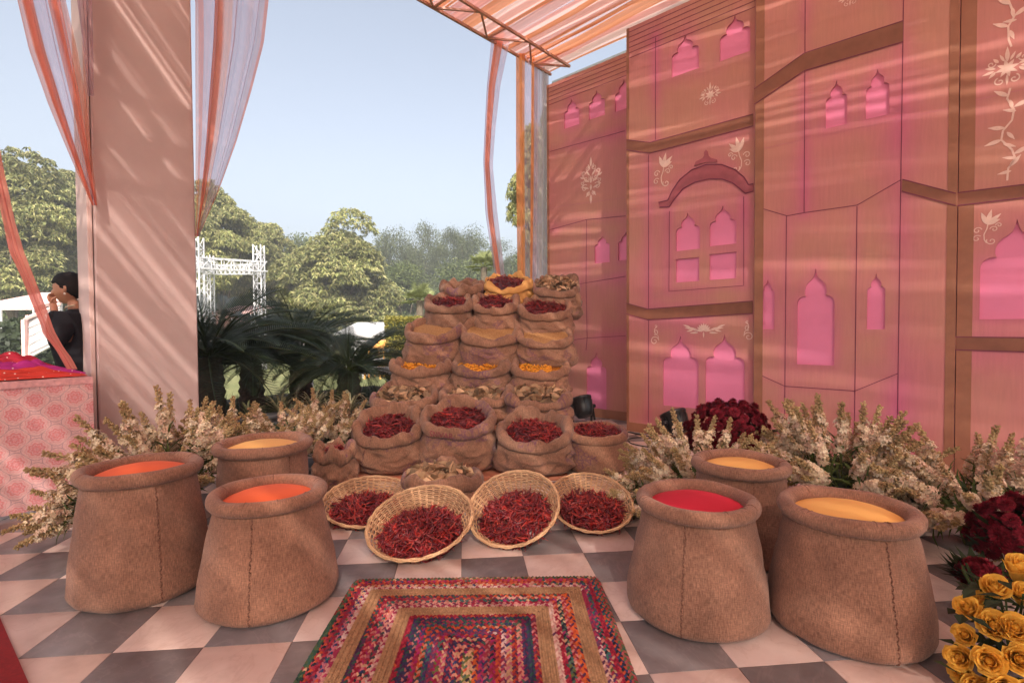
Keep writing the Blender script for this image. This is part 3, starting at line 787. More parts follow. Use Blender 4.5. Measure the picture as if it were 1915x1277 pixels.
# ================================================================ GUNNY SACKS
CUFF = 1.75
def sack_surface(c, base_z, H, rx, ry, rt, tilt, seed, fold=.022, wav=1.0, neck=.95, bulge=1.03, lean=0.0):
    """closure (theta, v) -> point; v 0..1 body, 1..2 rolled rim, 2..3 inner wall"""
    sx, sy = 1.0, ry / rx
    def f(th, v):
        ct, st = math.cos(th), math.sin(th)
        n1 = mnoise.noise(Vector((ct * 1.3, st * 1.3, seed * 3.1)))
        n2 = mnoise.noise(Vector((ct * 2.6, st * 2.6, seed * 5.7 + 9)))
        n3 = mnoise.noise(Vector((ct * 6, st * 6, seed * 2.3 + 4)))
        rtt = rt * (1 + wav * (.35 * n2 + .25 * n3))
        Rc = rx * (1 + wav * .08 * n1) - rt
        rz = rtt * CUFF
        zc = H - rt * CUFF + wav * (.030 * n1 + .022 * n2)
        if v <= 1:
            z = v * (zc - rz * .6); hv = v
            prof = (.86 + .17 * math.sin(min(1, hv / .16) * PI / 2)) if hv < .16 else None
            if prof is None:
                t = (hv - .16) / .84; prof = 1.03 + (bulge - 1.03) * math.sin(PI * min(1, t * 1.4)) + (neck - 1.03) * t ** 1.8
            r = (Rc + rt * .35) * prof
            env = math.sin(PI * min(1, max(0, .06 + hv * .98))) ** .5
            zz = v * H
            q = mnoise.noise(Vector((ct * 1.5 + seed, st * 1.5, zz * 6.5 + ct * 2.6 + seed * 1.7)))
            q2 = mnoise.noise(Vector((ct * 2.2, st * 2.2 + seed, zz * 10 - st * 3.0 + seed)))
            r += wav * fold * env * (1.2 - 2.6 * abs(q) + 1.0 - 2.2 * abs(q2)) * .9
            zl = z
        elif v <= 2:
            t = v - 1; ph = math.radians(-115 + 300 * t)
            r = Rc + rtt * math.cos(ph); zl = zc + rz * math.sin(ph) * (1.0 if math.sin(ph) > 0 else .8)
            r += wav * .006 * mnoise.noise(Vector((ct * 4, st * 4, t * 2 + seed * 2))) + wav * .004 * mnoise.noise(Vector((ct * 9, st * 9, t * 4 + seed)))
        else:
            t = v - 2; ph = math.radians(185)
            r = (Rc + rtt * math.cos(ph)) * (1 - .04 * t); zl = zc + rz * math.sin(ph) - t * .10
        k = min(1, max(0, zl / H)) ** 1.2
        return Vector((c[0] + r * ct * sx + lean * k, c[1] + r * st * sy, base_z + zl + tilt * k * st * (r / rx)))
    return f
def sack_mesh(f, nth=80, nb=26, nr=14, ni=3, R=.25, H=.4):
    vs = [i / nb for i in range(nb)] + [1 + i / nr for i in range(nr)] + [2 + i / ni for i in range(ni + 1)]
    V = []; UV = []; F = []
    for j, v in enumerate(vs):
        for i in range(nth + 1):
            th = -PI / 2 + PI * 2 * i / nth + .9; V.append(tuple(f(th, v)))
            UV.append((i / nth * 2 * PI * R, (v if v < 1 else 1 + (v - 1) * .45) * H))
    m = nth + 1
    for j in range(len(vs) - 1):
        for i in range(nth): F.append((j * m + i, j * m + i + 1, (j + 1) * m + i + 1, (j + 1) * m + i))
    return mesh_np(V, F, None, UV)
THREAD = simple('dark_thread', (.10, .03, .05), .8, .1, 20)
def stitches(f, th, v0, v1, n, parent, mat, wv=.02, rad=.0022):
    mb = MB()
    for i in range(n):
        v = v0 + (v1 - v0) * i / n; dv = (v1 - v0) / n
        ta = th + wv * math.sin(i * 1.9); p = f(ta, v); q = f(ta + .03, v + dv * .55); m_ = (p + q) / 2
        c0 = f(th, v); cc = Vector((WORG[parent].x, WORG[parent].y, c0.z)); out = (c0 - cc); out.z = 0; out.normalize()
        mb.tube([p + out * .0005, m_ + out * .0035, q + out * .0005], rad, 4)
    mb.build('seam_stitching', mat, parent, smooth=True)
def sack(xl, xr, ytop, yfr, ybase, Y, fill, label, seed, fold=.022, mat=None, rt=.036, nfill=260, flabel=None, depth=.05, dome=.03, seam=None, asp=.9, zb=None, wav=1.0, neck=.95, lean=0):
    xm = (xl + xr) / 2; t_ = (xm - 957.5) / FPX
    rx = 1.03 * (xr - xl) / 2 * Y / FPX / math.sqrt(1 + t_ * t_); ry = rx * asp
    zb_ = atY(xm, ytop, Y + ry * .8).z; zf_ = atY(xm, yfr, Y - ry * .95).z + rt * CUFF * (.35 if seed in (1, 2, 3) else .85)
    base = max(0.0, atY(xm, ybase, Y - ry).z) if zb is None else zb
    tilt = (zb_ - zf_) / 2; H = (zb_ + zf_) / 2 - base
    c = atY(xm, 615, Y); c = (c.x, c.y)
    rv = random.Random(seed * 7); wav = wav * rv.uniform(.85, 1.3); lean = lean or rv.uniform(-.02, .02)
    f = sack_surface(c, base, H, rx, ry, rt, tilt, seed, fold, wav, neck, 1.05, lean)
    root = empty('spice_sack', (c[0], c[1], base), label, 'sack', 'gunny sacks stacked in tiers')
    link(sack_mesh(f, R=rx, H=H), 'burlap_body', mat or BURL, root)
    if seam is not None:
        stitches(f, seam, .04, .98, 26, root, THREAD); stitches(f, seam + .25, 1.15, 1.95, 9, root, THREAD, .01)
    if fill:
        ri = rx - 2 * rt * .92
        V, F, C = pile(fill, (c[0] + lean, c[1], base + H - rt * 1.05 - depth), ri, ri * asp, dome, tilt * ri / rx, nfill, seed)
        nm, ct = PNAME[fill]
        o = link(mesh_np(V, F, C), nm, PMAT[fill], None, (c[0], c[1], base + H * .8), smooth=fill != 'leaf')
        tag(o, flabel, ct, None, 'stuff')
    return root, f

# stepped stand under an orange-brown cloth
cloth = simple('terracotta_cloth', (.42, .16, .09), .85, .12, 5, .15)
stand = empty('display_stand', ground(880, 800), 'stepped stand under terracotta cloth carrying the tiers of spice sacks', 'display stand')
ROWY = [(4.12, 0.03), (4.62, .33), (4.98, .52), (5.28, .74), (5.56, .98), (5.86, 1.2)]
def step(xl, xr, y0, y1, z):
    a = atY(xl, 615, y0).x; b_ = atY(xr, 615, y0).x
    mb = MB(); mb.box(((a + b_) / 2, (y0 + y1) / 2, z / 2), (b_ - a, y1 - y0, z)); mb.build('step', cloth, stand, bevel=.012)
step(640, 1062, 3.78, 4.36, .035)
step(700, 1056, 4.363, 4.72, .30); step(738, 1052, 4.723, 5.05, .50); step(754, 1056, 5.053, 5.33, .74); step(796, 1056, 5.333, 5.6, .985); step(816, 1060, 5.603, 6.1, 1.22)

sack(660, 795, 750, 830, 884, 4.05, 'chilli', 'front row chilli sack on the left with dark stitched seams on body and rim', 1, nfill=300, flabel='dried red chillies in the stitched front row sack on the left', seam=-PI / 2 - .55, zb=.036)
S2, f2 = sack(782, 926, 738, 812, 884, 4.08, 'chilli', 'tallest front row chilli sack, in the middle, lettered along its front rim', 2, nfill=300, flabel='dried red chillies in the lettered middle sack of the front row', zb=.036, fold=.03)
sack(926, 1066, 760, 838, 890, 3.98, 'chilli', 'front row chilli sack with purple smudged rim and deep diagonal folds below', 3, nfill=300, flabel='dried red chillies in the purple smudged front row sack', zb=.036, fold=.03)
sack(1058, 1175, 787, 826, 915, 4.1, 'chilli', 'straight sided chilli sack standing on the floor at the right end of the front', 4, fold=.006, rt=.026, nfill=260, flabel='dried chillies heaped in the straight sided sack on the floor', zb=0.0, depth=.012, dome=.035, wav=.45, neck=1.0)
sack(582, 660, 818, 858, 905, 3.55, 'chilli', 'small crumpled sack behind the pale yellow pouf', 5, rt=.034, nfill=60, flabel='few dried chillies inside the small crumpled sack', zb=0.0, depth=.03, wav=1.15)
sack(752, 905, 868, 915, 940, 3.35, 'leaf', 'low sack of bay leaves on the floor between the woven baskets', 6, rt=.03, nfill=120, flabel='bay leaves in the low floor sack between the baskets', zb=0.0, depth=.015, dome=.05)
sack(690, 820, 708, 768, 800, 4.58, 'leaf', 'bay leaf sack at the left end of the second tier', 7, nfill=110, flabel='bay leaves in the left sack of the second tier', zb=.30, depth=.03)
sack(820, 950, 710, 768, 800, 4.62, 'leaf', 'bay leaf sack in the middle of the second tier, behind the tallest chilli sack', 8, nfill=120, flabel='bay leaves spread in the middle sack of the second tier', zb=.30, depth=.025, dome=.04)
sack(945, 1070, 712, 765, 800, 4.55, 'leaf', 'bay leaf sack at the right end of the second tier with purple printed rim', 9, nfill=90, flabel='bay leaves in the right sack of the second tier', zb=.30, depth=.02, dome=.04)
sack(732, 845, 656, 702, 725, 4.93, 'turmeric', 'turmeric sack at the left end of its tier, barely filled', 10, nfill=170, flabel='turmeric roots low in the left sack of their tier', zb=.50, depth=.05)
sack(845, 956, 650, 706, 725, 4.95, 'turmeric', 'turmeric sack in the middle of its tier with red striped front', 11, nfill=240, flabel='turmeric roots in the middle sack of their tier', zb=.50, depth=.035)
sack(952, 1061, 655, 710, 728, 4.9, 'turmeric', 'turmeric sack at the right end of its tier, next to the pink wall', 12, nfill=240, flabel='turmeric roots in the right sack of their tier', zb=.50, depth=.03)
sack(752, 862, 586, 640, 662, 5.22, 'seed', 'grain sack at the left end with bold purple print on its tilted rim', 13, nfill=0, flabel='pale grain in the left sack with tilted rim', zb=.74, depth=.02, rt=.042, lean=.03)
sack(858, 974, 588, 648, 664, 5.2, 'seed', 'wide grain sack in the middle of the grain tier', 14, nfill=0, flabel='tan grain in the middle sack of the grain tier', zb=.74, depth=.02, rt=.04)
sack(966, 1074, 597, 652, 668, 5.15, 'seed', 'paler grain sack at the right end of the grain tier', 15, nfill=0, flabel='palest grain in the right sack of the grain tier', zb=.74, depth=.016)
sack(794, 886, 545, 583, 600, 5.5, 'chilli', 'chilli sack at the left end of the fifth tier', 16, nfill=170, flabel='dried chillies in the left sack of the fifth tier', zb=.985, depth=.015)
sack(886, 972, 541, 588, 605, 5.48, 'chilli', 'chilli sack in the middle of the fifth tier under the yellow sack', 17, nfill=190, flabel='dried chillies in the middle sack of the fifth tier', zb=.985, depth=.01)
sack(967, 1070, 549, 598, 620, 5.44, 'chilli', 'chilli sack at the right end of the fifth tier with printed lower rim', 18, nfill=190, flabel='dried chillies in the right sack of the fifth tier', zb=.985, depth=.015)
sack(824, 908, 518, 546, 560, 5.84, None, 'empty looking dark sack with rolled rim at the left of the top tier', 19, zb=1.22, rt=.045, wav=1.0)
sack(905, 998, 508, 545, 560, 5.82, 'chilli', 'yellow cloth sack of chillies in the middle of the top tier', 20, mat=YCLOTH, nfill=120, flabel='dried chillies in the yellow cloth sack', zb=1.22, rt=.03, depth=.01, wav=1.6)
s6, _ = sack(997, 1087, 510, 556, 585, 5.78, 'leaf', 'bay leaf sack at the right of the top tier with its tail hanging down', 21, nfill=70, flabel='bay leaves in the top tier sack with the hanging tail', zb=1.22, depth=.0, dome=.03)
mb = MB(); P = [atY(1072, 545, 5.7), atY(1079, 556, 5.66), atY(1081, 568, 5.66), atY(1078, 577, 5.68)]
mb.tube(P, [.05, .045, .04, .02], 8); mb.build('hanging_tail', BURL, s6, smooth=True)

# print on sack rims, laid along the cloth
def rim_text(f, body, parent, th0, v0, size, mat, flip=False):
    cu = bpy.data.curves.new('t', 'FONT'); cu.body = body; cu.size = size; cu.offset = size * .012
    to = bpy.data.objects.new('t', cu); COL.objects.link(to)
    dg = bpy.context.evaluated_depsgraph_get(); me = bpy.data.meshes.new_from_object(to.evaluated_get(dg)); bpy.data.objects.remove(to)
    import bmesh
    bm = bmesh.new(); bm.from_mesh(me); bmesh.ops.triangulate(bm, faces=bm.faces)
    bmesh.ops.subdivide_edges(bm, edges=bm.edges, cuts=1, use_grid_fill=True)
    c0 = f(th0, v0); du = (f(th0 + .05, v0) - c0).length / .05; dv = (f(th0, v0 + .08) - c0).length / .08
    for v in bm.verts:
        th = th0 + v.co.x / du; vv = v0 + v.co.y / dv
        p = f(th, vv); a = f(th + .02, vv) - p; b_ = f(th, vv + .03) - p; n = a.cross(b_).normalized()
        if n.dot(p - Vector((WORG[parent].x, WORG[parent].y, p.z))) < 0 and vv < 1.5: n = -n
        v.co = p + n * .0022
    bm.to_mesh(me); bm.free()
    link(me, 'printed_lettering', mat, parent, smooth=False)
INK = simple('faded_red_ink', (.22, .045, .06), .9, .3, 60)
INKP = simple('faded_purple_ink', (.14, .06, .12), .9, .3, 60)
rim_text(f2, 'SNIVAR', S2, -PI / 2 - .62, 1.30, .055, INK)

# ================================================================ POUFS SHAPED LIKE SACKS
def pouf(px, Y, rb, rr, H, colr, colname, label, seed, seam_px=None):
    c = atY(px, 615, Y); c = Vector((c.x, c.y, 0)); rt = .0295
    def f(th, v):
        ct, st = math.cos(th), math.sin(th)
        n1 = mnoise.noise(Vector((ct * 1.2, st * 1.2, seed))); n2 = mnoise.noise(Vector((ct * 3, st * 3, v * 2 + seed)))
        ex = 1 + .012 * n1
        if v <= 1:
            z = v * (H - 1.75 * rt)
            r = rr - rt * 1.15 + (rb - rr + rt * 1.15) * (1 - max(0, v - .04) ** 1.35)
            if v < .07: r -= .03 * (1 - v / .07) ** 2
            r = r * ex + .005 * n2 + .006 * mnoise.noise(Vector((ct * 2, st * 2, v * 5 + seed * 2))); zl = z
        elif v <= 2:
            ph = math.radians(-125 + 320 * (v - 1)); r = (rr - rt) * ex + rt * (1 + .1 * n2) * math.cos(ph); zl = H - rt + rt * (1 + .08 * n1) * math.sin(ph) + .006 * n1
        else:
            ph = math.radians(195); r = (rr - rt) * ex + rt * math.cos(ph) - .01 * (v - 2); zl = H - rt + rt * math.sin(ph) - .03 * (v - 2)
        return Vector((c.x + r * ct, c.y + r * st, zl))
    root = empty('sack_pouf', c, label, 'pouf', 'burlap poufs shaped like sacks')
    vs = [i / 26 for i in range(26)] + [1 + i / 16 for i in range(16)] + [2, 2.5, 3]
    me = sack_mesh(f, 96, 28, 16, 2, rb, H); link(me, 'burlap_body', BURLP, root)
    # coloured cushion top with a slight dome
    V = [(c.x, c.y, H - .008)]; F = []; na = 48; nr = 8; ri = rr - 2 * rt + .014
    for i in range(1, nr + 1):
        for k in range(na):
            q = i / nr; a = 2 * PI * k / na; V.append((c.x + ri * q * math.cos(a), c.y + ri * q * math.sin(a), H - .008 - .042 * q ** 2.4 + .0015 * mnoise.noise(Vector((math.cos(a) * q * 4, math.sin(a) * q * 4, seed)))))
    for k in range(na): F.append((0, 1 + k, 1 + (k + 1) % na))
    for i in range(nr - 1):
        for k in range(na):
            a = 1 + i * na + k; b_ = 1 + i * na + (k + 1) % na; F += [(a, a + na, b_), (b_, a + na, b_ + na)]
    link(mesh_np(V, F), 'cushion_top', MATS.get(colname) or simple(colname, colr, .7, .05, 3, .05), root)
    d = Vector((-c.x, -c.y, 0)); th = math.atan2(d.y, d.x) + (seam_px or 0)
    # back-stitched seam and gathers in the rolled rim
    mb = MB()
    for i in range(30):
        v = .03 + .95 * i / 30; z1 = f(th + (.03 if i % 2 else -.03) * .35, v); z2 = f(th - (.03 if i % 2 else -.03) * .35, v + .02)
        o_ = Vector((math.cos(th), math.sin(th), 0)) * .002; mb.tube([z1 + o_ * .3, (z1 + z2) / 2 + o_ * 1.6, z2 + o_ * .3], .0024, 4)
    mb.build('seam_stitching', MATS['dark_thread2'], root, smooth=True)
    mb = MB(); r = random.Random(seed)
    for i in range(8):
        a = r.uniform(0, 2 * PI); v0 = r.uniform(1.42, 1.6); pts = []
        for t in range(5):
            vv = v0 + t * .08; p = f(a + .01 * math.sin(t), vv); e = f(a, vv + .02) - p; s_ = f(a + .02, vv) - p; n_ = e.cross(s_).normalized()
            if n_.z < 0: n_ = -n_
            pts.append(p + n_ * .0004)
        mb.tube(pts, [.0006, .0016, .002, .0016, .0006], 4)
    mb.build('gather_fold', MATS['dark_thread2'], root, smooth=True)
    return root
simple('dark_thread2', (.16, .07, .045), .9, .1, 20)
pouf(258, 2.26, .262, .238, .545, (.74, .125, .03), 'orange_cushion', 'tall orange topped pouf at far left, in front of the printed table', 31, .22)
pouf(497, 2.17, .276, .235, .462, (.74, .125, .03), 'orange_cushion', 'shorter orange topped pouf, beside the rug', 32, -.28)
pouf(489, 2.80, .235, .25, .53, (.76, .44, .13), 'yellow_cushion', 'pale yellow topped pouf behind the two orange ones', 33, .6)
pouf(1303, 2.06, .276, .238, .458, (.50, .008, .035), 'red_cushion', 'crimson topped pouf to the right of the rug', 34, -.18)
pouf(1588, 1.94, .278, .24, .46, (.76, .44, .13), 'yellow_cushion', 'broad yellow topped pouf at the right front', 35, .55)
pouf(1385, 2.55, .235, .232, .475, (.76, .44, .13), 'yellow_cushion', 'yellow topped pouf standing behind the crimson one', 36, .3)

# ================================================================ BASKETS OF CHILLIES
bam, nt, b = nodemat('split_bamboo')
oi = N(nt, 'ShaderNodeAttribute', attribute_name='Col')
f_ = noisetex(nt, coords(nt), 40, 4); c = mixc(nt, 1.0, oi.outputs['Color'], ramp(nt, f_, [(.3, .72), (.7, 1.1)]), 'MULTIPLY')
nt.links.new(c, b.inputs['Base Color']); b.inputs['Roughness'].default_value = .5
BR, BD = 1.0, .40   # template radius and depth
def bprof(s):       # s 0 centre .. 1 rim
    if s < .55: q = s / .55; return (.62 * q, -BD + .06 * q * q)
    q = (s - .55) / .45; return (.62 + .38 * q ** .85, -BD + .06 + (BD - .06) * q ** 1.25)
def basket_parts():
    r = random.Random(5); nrib = 40; weave = MB()
    rings = [.20, .27, .34, .41, .48, .55] + [.60 + .034 * i for i in range(12)]
    for ri, s in enumerate(rings):
        R, Z = bprof(s); R2, Z2 = bprof(s + .01); tx, tz = R2 - R, Z2 - Z; l = math.hypot(tx, tz); tx /= l; tz /= l; nx_, nz_ = tz, -tx
        n = nrib * 4; V = []; F = []; w = .0135; th = .006; g = r.uniform(.7, 1.15); colr = (.58 * g, .36 * g, .20 * g)
        for k in range(n):
            a = 2 * PI * k / n; off = .020 * math.sin(a * nrib / 2 + PI * ri) + r.uniform(-.002, .002)
            for (u, t) in ((-w, -th), (w, -th), (w, th), (-w, th)):
                rr_ = R + tx * u + nx_ * (off + t); zz = Z + tz * u + nz_ * (off + t); V.append((rr_ * math.cos(a), rr_ * math.sin(a), zz))
        for k in range(n):
            for q in range(4): F.append((k * 4 + q, k * 4 + (q + 1) % 4, ((k + 1) % n) * 4 + (q + 1) % 4, ((k + 1) % n) * 4 + q))
        weave.add(V, F, colr)
    ribs = MB()
    for i in range(nrib):
        a = 2 * PI * (i + .0) / nrib; g = r.uniform(.75, 1.2); P = []
        V = []; F = []; m = 12
        for j in range(m + 1):
            s = .12 + .88 * j / m; R, Z = bprof(s); hw = min(.022, R * PI / nrib * .85)
            for (u, t) in ((-hw, -.004), (hw, -.004), (hw, .004), (-hw, .004)):
                V.append((R * math.cos(a) - u * math.sin(a), R * math.sin(a) + u * math.cos(a), Z + t))
        for j in range(m):
            for q in range(4): F.append((j * 4 + q, j * 4 + (q + 1) % 4, (j + 1) * 4 + (q + 1) % 4, (j + 1) * 4 + q))
        ribs.add(V, F, (.64 * g, .42 * g, .24 * g))
    rim = MB()
    for kk, (dr, dz, rad) in enumerate(((.0, .0, .022), (.024, -.012, .018), (-.014, -.02, .016))):
        P = [((1.0 + dr + .006 * math.sin(17 * a + kk)) * math.cos(a), (1.0 + dr + .006 * math.sin(17 * a + kk)) * math.sin(a), dz + .01 * math.sin(23 * a + kk * 2)) for a in [2 * PI * i / 90 for i in range(91)]]
        rim.tube(P, rad, 5, (.62, .40, .22))
    floorp = MB(); V = [(0, 0, -BD)]; F = []
    for k in range(32): V.append((.2 * math.cos(2 * PI * k / 32), .2 * math.sin(2 * PI * k / 32), -BD + .005))
    F = [(0, 1 + k, 1 + (k + 1) % 32) for k in range(32)]; ribs.add(V, F, (.5, .32, .17))
    return [(n_, mb_.mesh()) for n_, mb_ in (('weave', weave), ('rib_strips', ribs), ('rim', rim))]
BP = basket_parts()
for _, me in BP: me.materials.append(bam)
def basket(xl, xr, ytop, ybot, roll, label, flabel, seed, zl=.035, fillf=.80, n=420, shift=(0, 0)):
    Y0 = atY((xl + xr) / 2, ybot, 1).z; d = ray((xl + xr) / 2, ybot); Y0 = (zl - CAMH) / d.z * d.y
    R = .26
    for _ in range(6):
        Yc = Y0 + R * .93; t_ = ((xl + xr) / 2 - 957.5) / FPX; R = (xr - xl) / 2 * Yc / FPX / math.sqrt(1 + t_ * t_ * .6)
    best = None
    for k in range(2, 60):
        tau = math.radians(k); p = Vector((0, Y0 + 2 * R * math.cos(tau), zl + 2 * R * math.sin(tau))); q = p - CAMP
        y_ = 638.5 - FPX * q.dot(UP) / q.dot(fw); e = abs(y_ - ytop)
        if best is None or e < best[0]: best = (e, tau)
    tau = best[1]; cpx = (xl + xr) / 2
    cc = Vector((atY(cpx, 615, Y0 + R * math.cos(tau)).x, Y0 + R * math.cos(tau), zl + R * math.sin(tau)))
    rotM = Matrix.Rotation(roll, 3, 'Y') @ Matrix.Rotation(tau, 3, 'X')
    root = empty('wicker_basket', cc, label, 'basket', 'woven bamboo baskets of chillies')
    root.rotation_euler = rotM.to_euler(); root.scale = (R, R, R)
    for n_, me in BP:
        o = bpy.data.objects.new(n_, me); COL.objects.link(o); o.parent = root
        if n_ != 'rim': o['kind'] = 'stuff'
        for p in me.polygons: p.use_smooth = True
    # chillies slump towards the low side
    rr_ = fillf * R * .97
    V, F, C = pile('chilli', (0, 0, 0), rr_, rr_ * .86, .045, 0, n, seed, edge=1.02)
    base = np.array(rotM) ; V = V @ base.T
    off = np.array(rotM @ Vector((0 + shift[0] * R, -.20 * R + shift[1] * R, -.20 * R))) + np.array(cc)
    o = link(mesh_np(V + off, F, C), 'dried_chillies', CHILLI, None, cc); tag(o, flabel, 'dried chillies', None, 'stuff')
    return root
basket(600, 772, 890, 984, .06, 'leftmost woven basket, partly hidden behind the second one', 'chillies in the leftmost woven basket', 41)
basket(682, 881, 907, 1046, -.10, 'woven basket nearest the rug, overlapping its left neighbour', 'chillies in the basket nearest the rug', 42, n=560)
basket(872, 1043, 881, 1020, -.22, 'steeply tipped woven basket, third from the left', 'chillies in the steeply tipped third basket', 43, n=520)
basket(1026, 1182, 886, 994, .03, 'rightmost woven basket in front of the straight sided sack', 'chillies in the rightmost woven basket', 44, n=420)

# ================================================================ BRAIDED RUG
c0 = ground(664, 1086); c1 = ground(1118, 1080); ax = (c1 - c0); RW = ax.length; ax.normalize(); ay = Vector((ax.y, -ax.x, 0))
rl = ground(569, 1277) - ground(668, 1090); 
RL = 1.62
rug = empty('braided_rug', (c0 + c1) / 2 + ay * RL / 2, 'rectangular braided rag rug in many colours with bands of tan jute', 'rug')
WORG[rug] = Vector(rug.location)
PAL = {
 'multi': [(.30, .03, .06), (.42, .06, .10), (.10, .16, .12), (.05, .16, .15), (.62, .28, .22), (.55, .10, .05), (.13, .05, .16), (.62, .42, .25), (.03, .03, .05), (.40, .03, .16), (.16, .18, .06), (.5, .16, .22), (.04, .06, .16)],
 'green': [(.06, .11, .05), (.10, .16, .08), (.30, .12, .08), (.55, .35, .22), (.35, .05, .05), (.05, .12, .09), (.45, .10, .12)],
 'pink': [(.60, .22, .22), (.42, .04, .07), (.30, .02, .05), (.68, .38, .30), (.50, .10, .05), (.05, .08, .08), (.20, .05, .10)],
 'white': [(.68, .52, .50), (.60, .30, .28), (.35, .04, .10), (.66, .46, .40), (.16, .06, .14)],
 'dark': [(.08, .03, .10), (.05, .05, .12), (.20, .03, .10), (.35, .05, .08), (.50, .2, .2), (.04, .10, .09)],
 'orange': [(.62, .13, .04), (.50, .08, .04), (.30, .03, .05), (.60, .3, .2), (.05, .10, .08), (.1, .04, .1)]}
bands_ = ['green', 'multi', 'pink', 'multi', 'white', 'jute', 'jute', 'jute', 'orange', 'pink', 'multi', 'pink', 'white', 'jute', 'jute', 'jute', 'pink', 'dark', 'dark', 'multi', 'orange', 'multi', 'white', 'multi', 'multi', 'dark', 'multi', 'orange', 'multi', 'multi', 'green', 'multi', 'multi']
pitch = .0188
mb = MB(); petal_v = [(-.5, 0, 0), (-.2, .42, .1), (.3, .34, .1), (.5, 0, 0), (.3, -.34, .1), (-.2, -.42, .1), (-.12, 0, .75), (.22, 0, .6)]
petal_f = [(0, 6, 1), (1, 6, 2), (6, 7, 2), (2, 7, 3), (3, 7, 4), (4, 7, 6), (4, 6, 5), (5, 6, 0)]
petal = (np.array(petal_v, np.float32), np.array(petal_f), np.ones((8, 3), np.float32))
ragm = vmat('rag_cloth', .9, .15, 0, .2, 200); jutem = vmat('jute_braid', .9, .15, 0, .35, 260)
rr2 = random.Random(12); k = 0
while True:
    inset = pitch * (k + .5); w = RW / 2 - inset; h = RL / 2 - inset
    if w < .004: break
    kind = bands_[k] if k < len(bands_) else 'multi'
    rad = max(.0, .03 - inset)
    # path around the rounded rectangle
    P = []; step_ = .0155 if kind != 'jute' else .011
    crn = [(w, h), (-w, h), (-w, -h), (w, -h)]
    for i in range(4):
        a = Vector((*crn[i], 0)); b_ = Vector((*crn[(i + 1) % 4], 0)); d_ = (b_ - a).normalized(); n = max(1, int((b_ - a).length / step_))
        for j in range(n): P.append((a + (b_ - a) * (j + .5) / n, d_))
    T = []; strands = [rr2.choice(PAL.get(kind, PAL['multi'])) for _ in range(3)]
    for j, (p, d_) in enumerate(P):
        # only what lies in front of or just outside the frame gets modelled braid by braid
        ang = math.atan2(d_.y, d_.x)
        for side in (-1, 1):
            nrm = Vector((-d_.y, d_.x, 0)); q = p + nrm * side * pitch * .24 + d_ * (step_ * .5 if side > 0 else 0)
            cr = min(1, max(0, (abs(q.x) - w + .04) / .06)) * min(1, max(0, (abs(q.y) - h + .04) / .06))
            if k < 4: q = q * (1 - .02 * cr)
            wp = (rug.location + ax * q.x - ay * q.y)
            if kind == 'jute':
                g = rr2.uniform(.8, 1.15); col = (.36 * g, .215 * g, .12 * g); sc = (step_ * 1.5, pitch * .60, .013)
            else:
                si = (2 * j + (side > 0)) % 3
                if rr2.random() < .035: strands[si] = rr2.choice(PAL[kind])
                col = strands[si] if rr2.random() > .12 else rr2.choice(PAL[kind]); g = rr2.uniform(.62, .9); col = tuple(g * v for v in col); sc = (step_ * 1.75, pitch * .74, .012)
            an = ang + side * -.62 + rr2.uniform(-.12, .12); ca, sa = math.cos(an), math.sin(an)
            x_ = ax * ca - ay * sa; y_ = ax * -sa - ay * ca
            Rm = np.array([[x_.x * sc[0], y_.x * sc[1], 0], [x_.y * sc[0], y_.y * sc[1], 0], [0, 0, sc[2]]])
            T.append((0, Rm, (wp.x, wp.y, .004 + rr2.uniform(0, .0015) + (.0015 if side > 0 else 0)), col))
    V, F, C = scatter([petal], T)
    link(mesh_np(V, F, C), 'jute_braid' if kind == 'jute' else 'rag_braid', jutem if kind == 'jute' else ragm, rug)
    k += 1
mb = MB(); ctr = rug.location
mb.add([ctr + ax * (sx * RW / 2 * .985) + ay * (sy * RL / 2 * .99) + Vector((0, 0, z)) for z in (.0005, .0055) for sx, sy in ((-1, -1), (1, -1), (1, 1), (-1, 1))], [(3, 2, 1, 0), (4, 5, 6, 7), (0, 1, 5, 4), (1, 2, 6, 5), (2, 3, 7, 6), (3, 0, 4, 7)], (.1, .04, .04))
mb.build('backing', vmat('rug_backing', .9), rug)

# deep red carpet at the lower left corner
rp0 = ground(0, 1158); rp1 = ground(52, 1277); d = (rp1 - rp0).normalized(); n_ = Vector((-d.y, d.x, 0)); n_ = n_ if n_.x < 0 else -n_
mb = MB(); q = [rp0 - d * 1.5, rp0 + d * 3.5, rp0 + d * 3.5 + n_ * 1.6, rp0 - d * 1.5 + n_ * 1.6]
mb.add([p + Vector((0, 0, z)) for z in (.001, .009) for p in q], [(3, 2, 1, 0), (4, 5, 6, 7), (0, 1, 5, 4), (1, 2, 6, 5), (2, 3, 7, 6), (3, 0, 4, 7)])
o = mb.build('carpet', simple('red_carpet', (.20, .006, .010), .95, .2, 80, .3), None, rp1); tag(o, 'deep red carpet running off the lower left corner over the marble', 'carpet')
# grey stone border strip by the table
q0 = ground(0, 1000); q1 = ground(112, 966); d = (q1 - q0).normalized(); n_ = Vector((-d.y, d.x, 0))
mb = MB(); q0 = q0 - d * 2.0; q1 = q0 + d * 5.4
mb.add([p + Vector((0, 0, z)) for z in (.001, .006) for p in (q0, q1, q1 + n_ * .16, q0 + n_ * .16)], [(3, 2, 1, 0), (4, 5, 6, 7), (0, 1, 5, 4), (1, 2, 6, 5), (2, 3, 7, 6), (3, 0, 4, 7)])
o = mb.build('border_strip', simple('border_stone', (.15, .12, .11), .4, .35, 9)); tag(o, kind='structure')

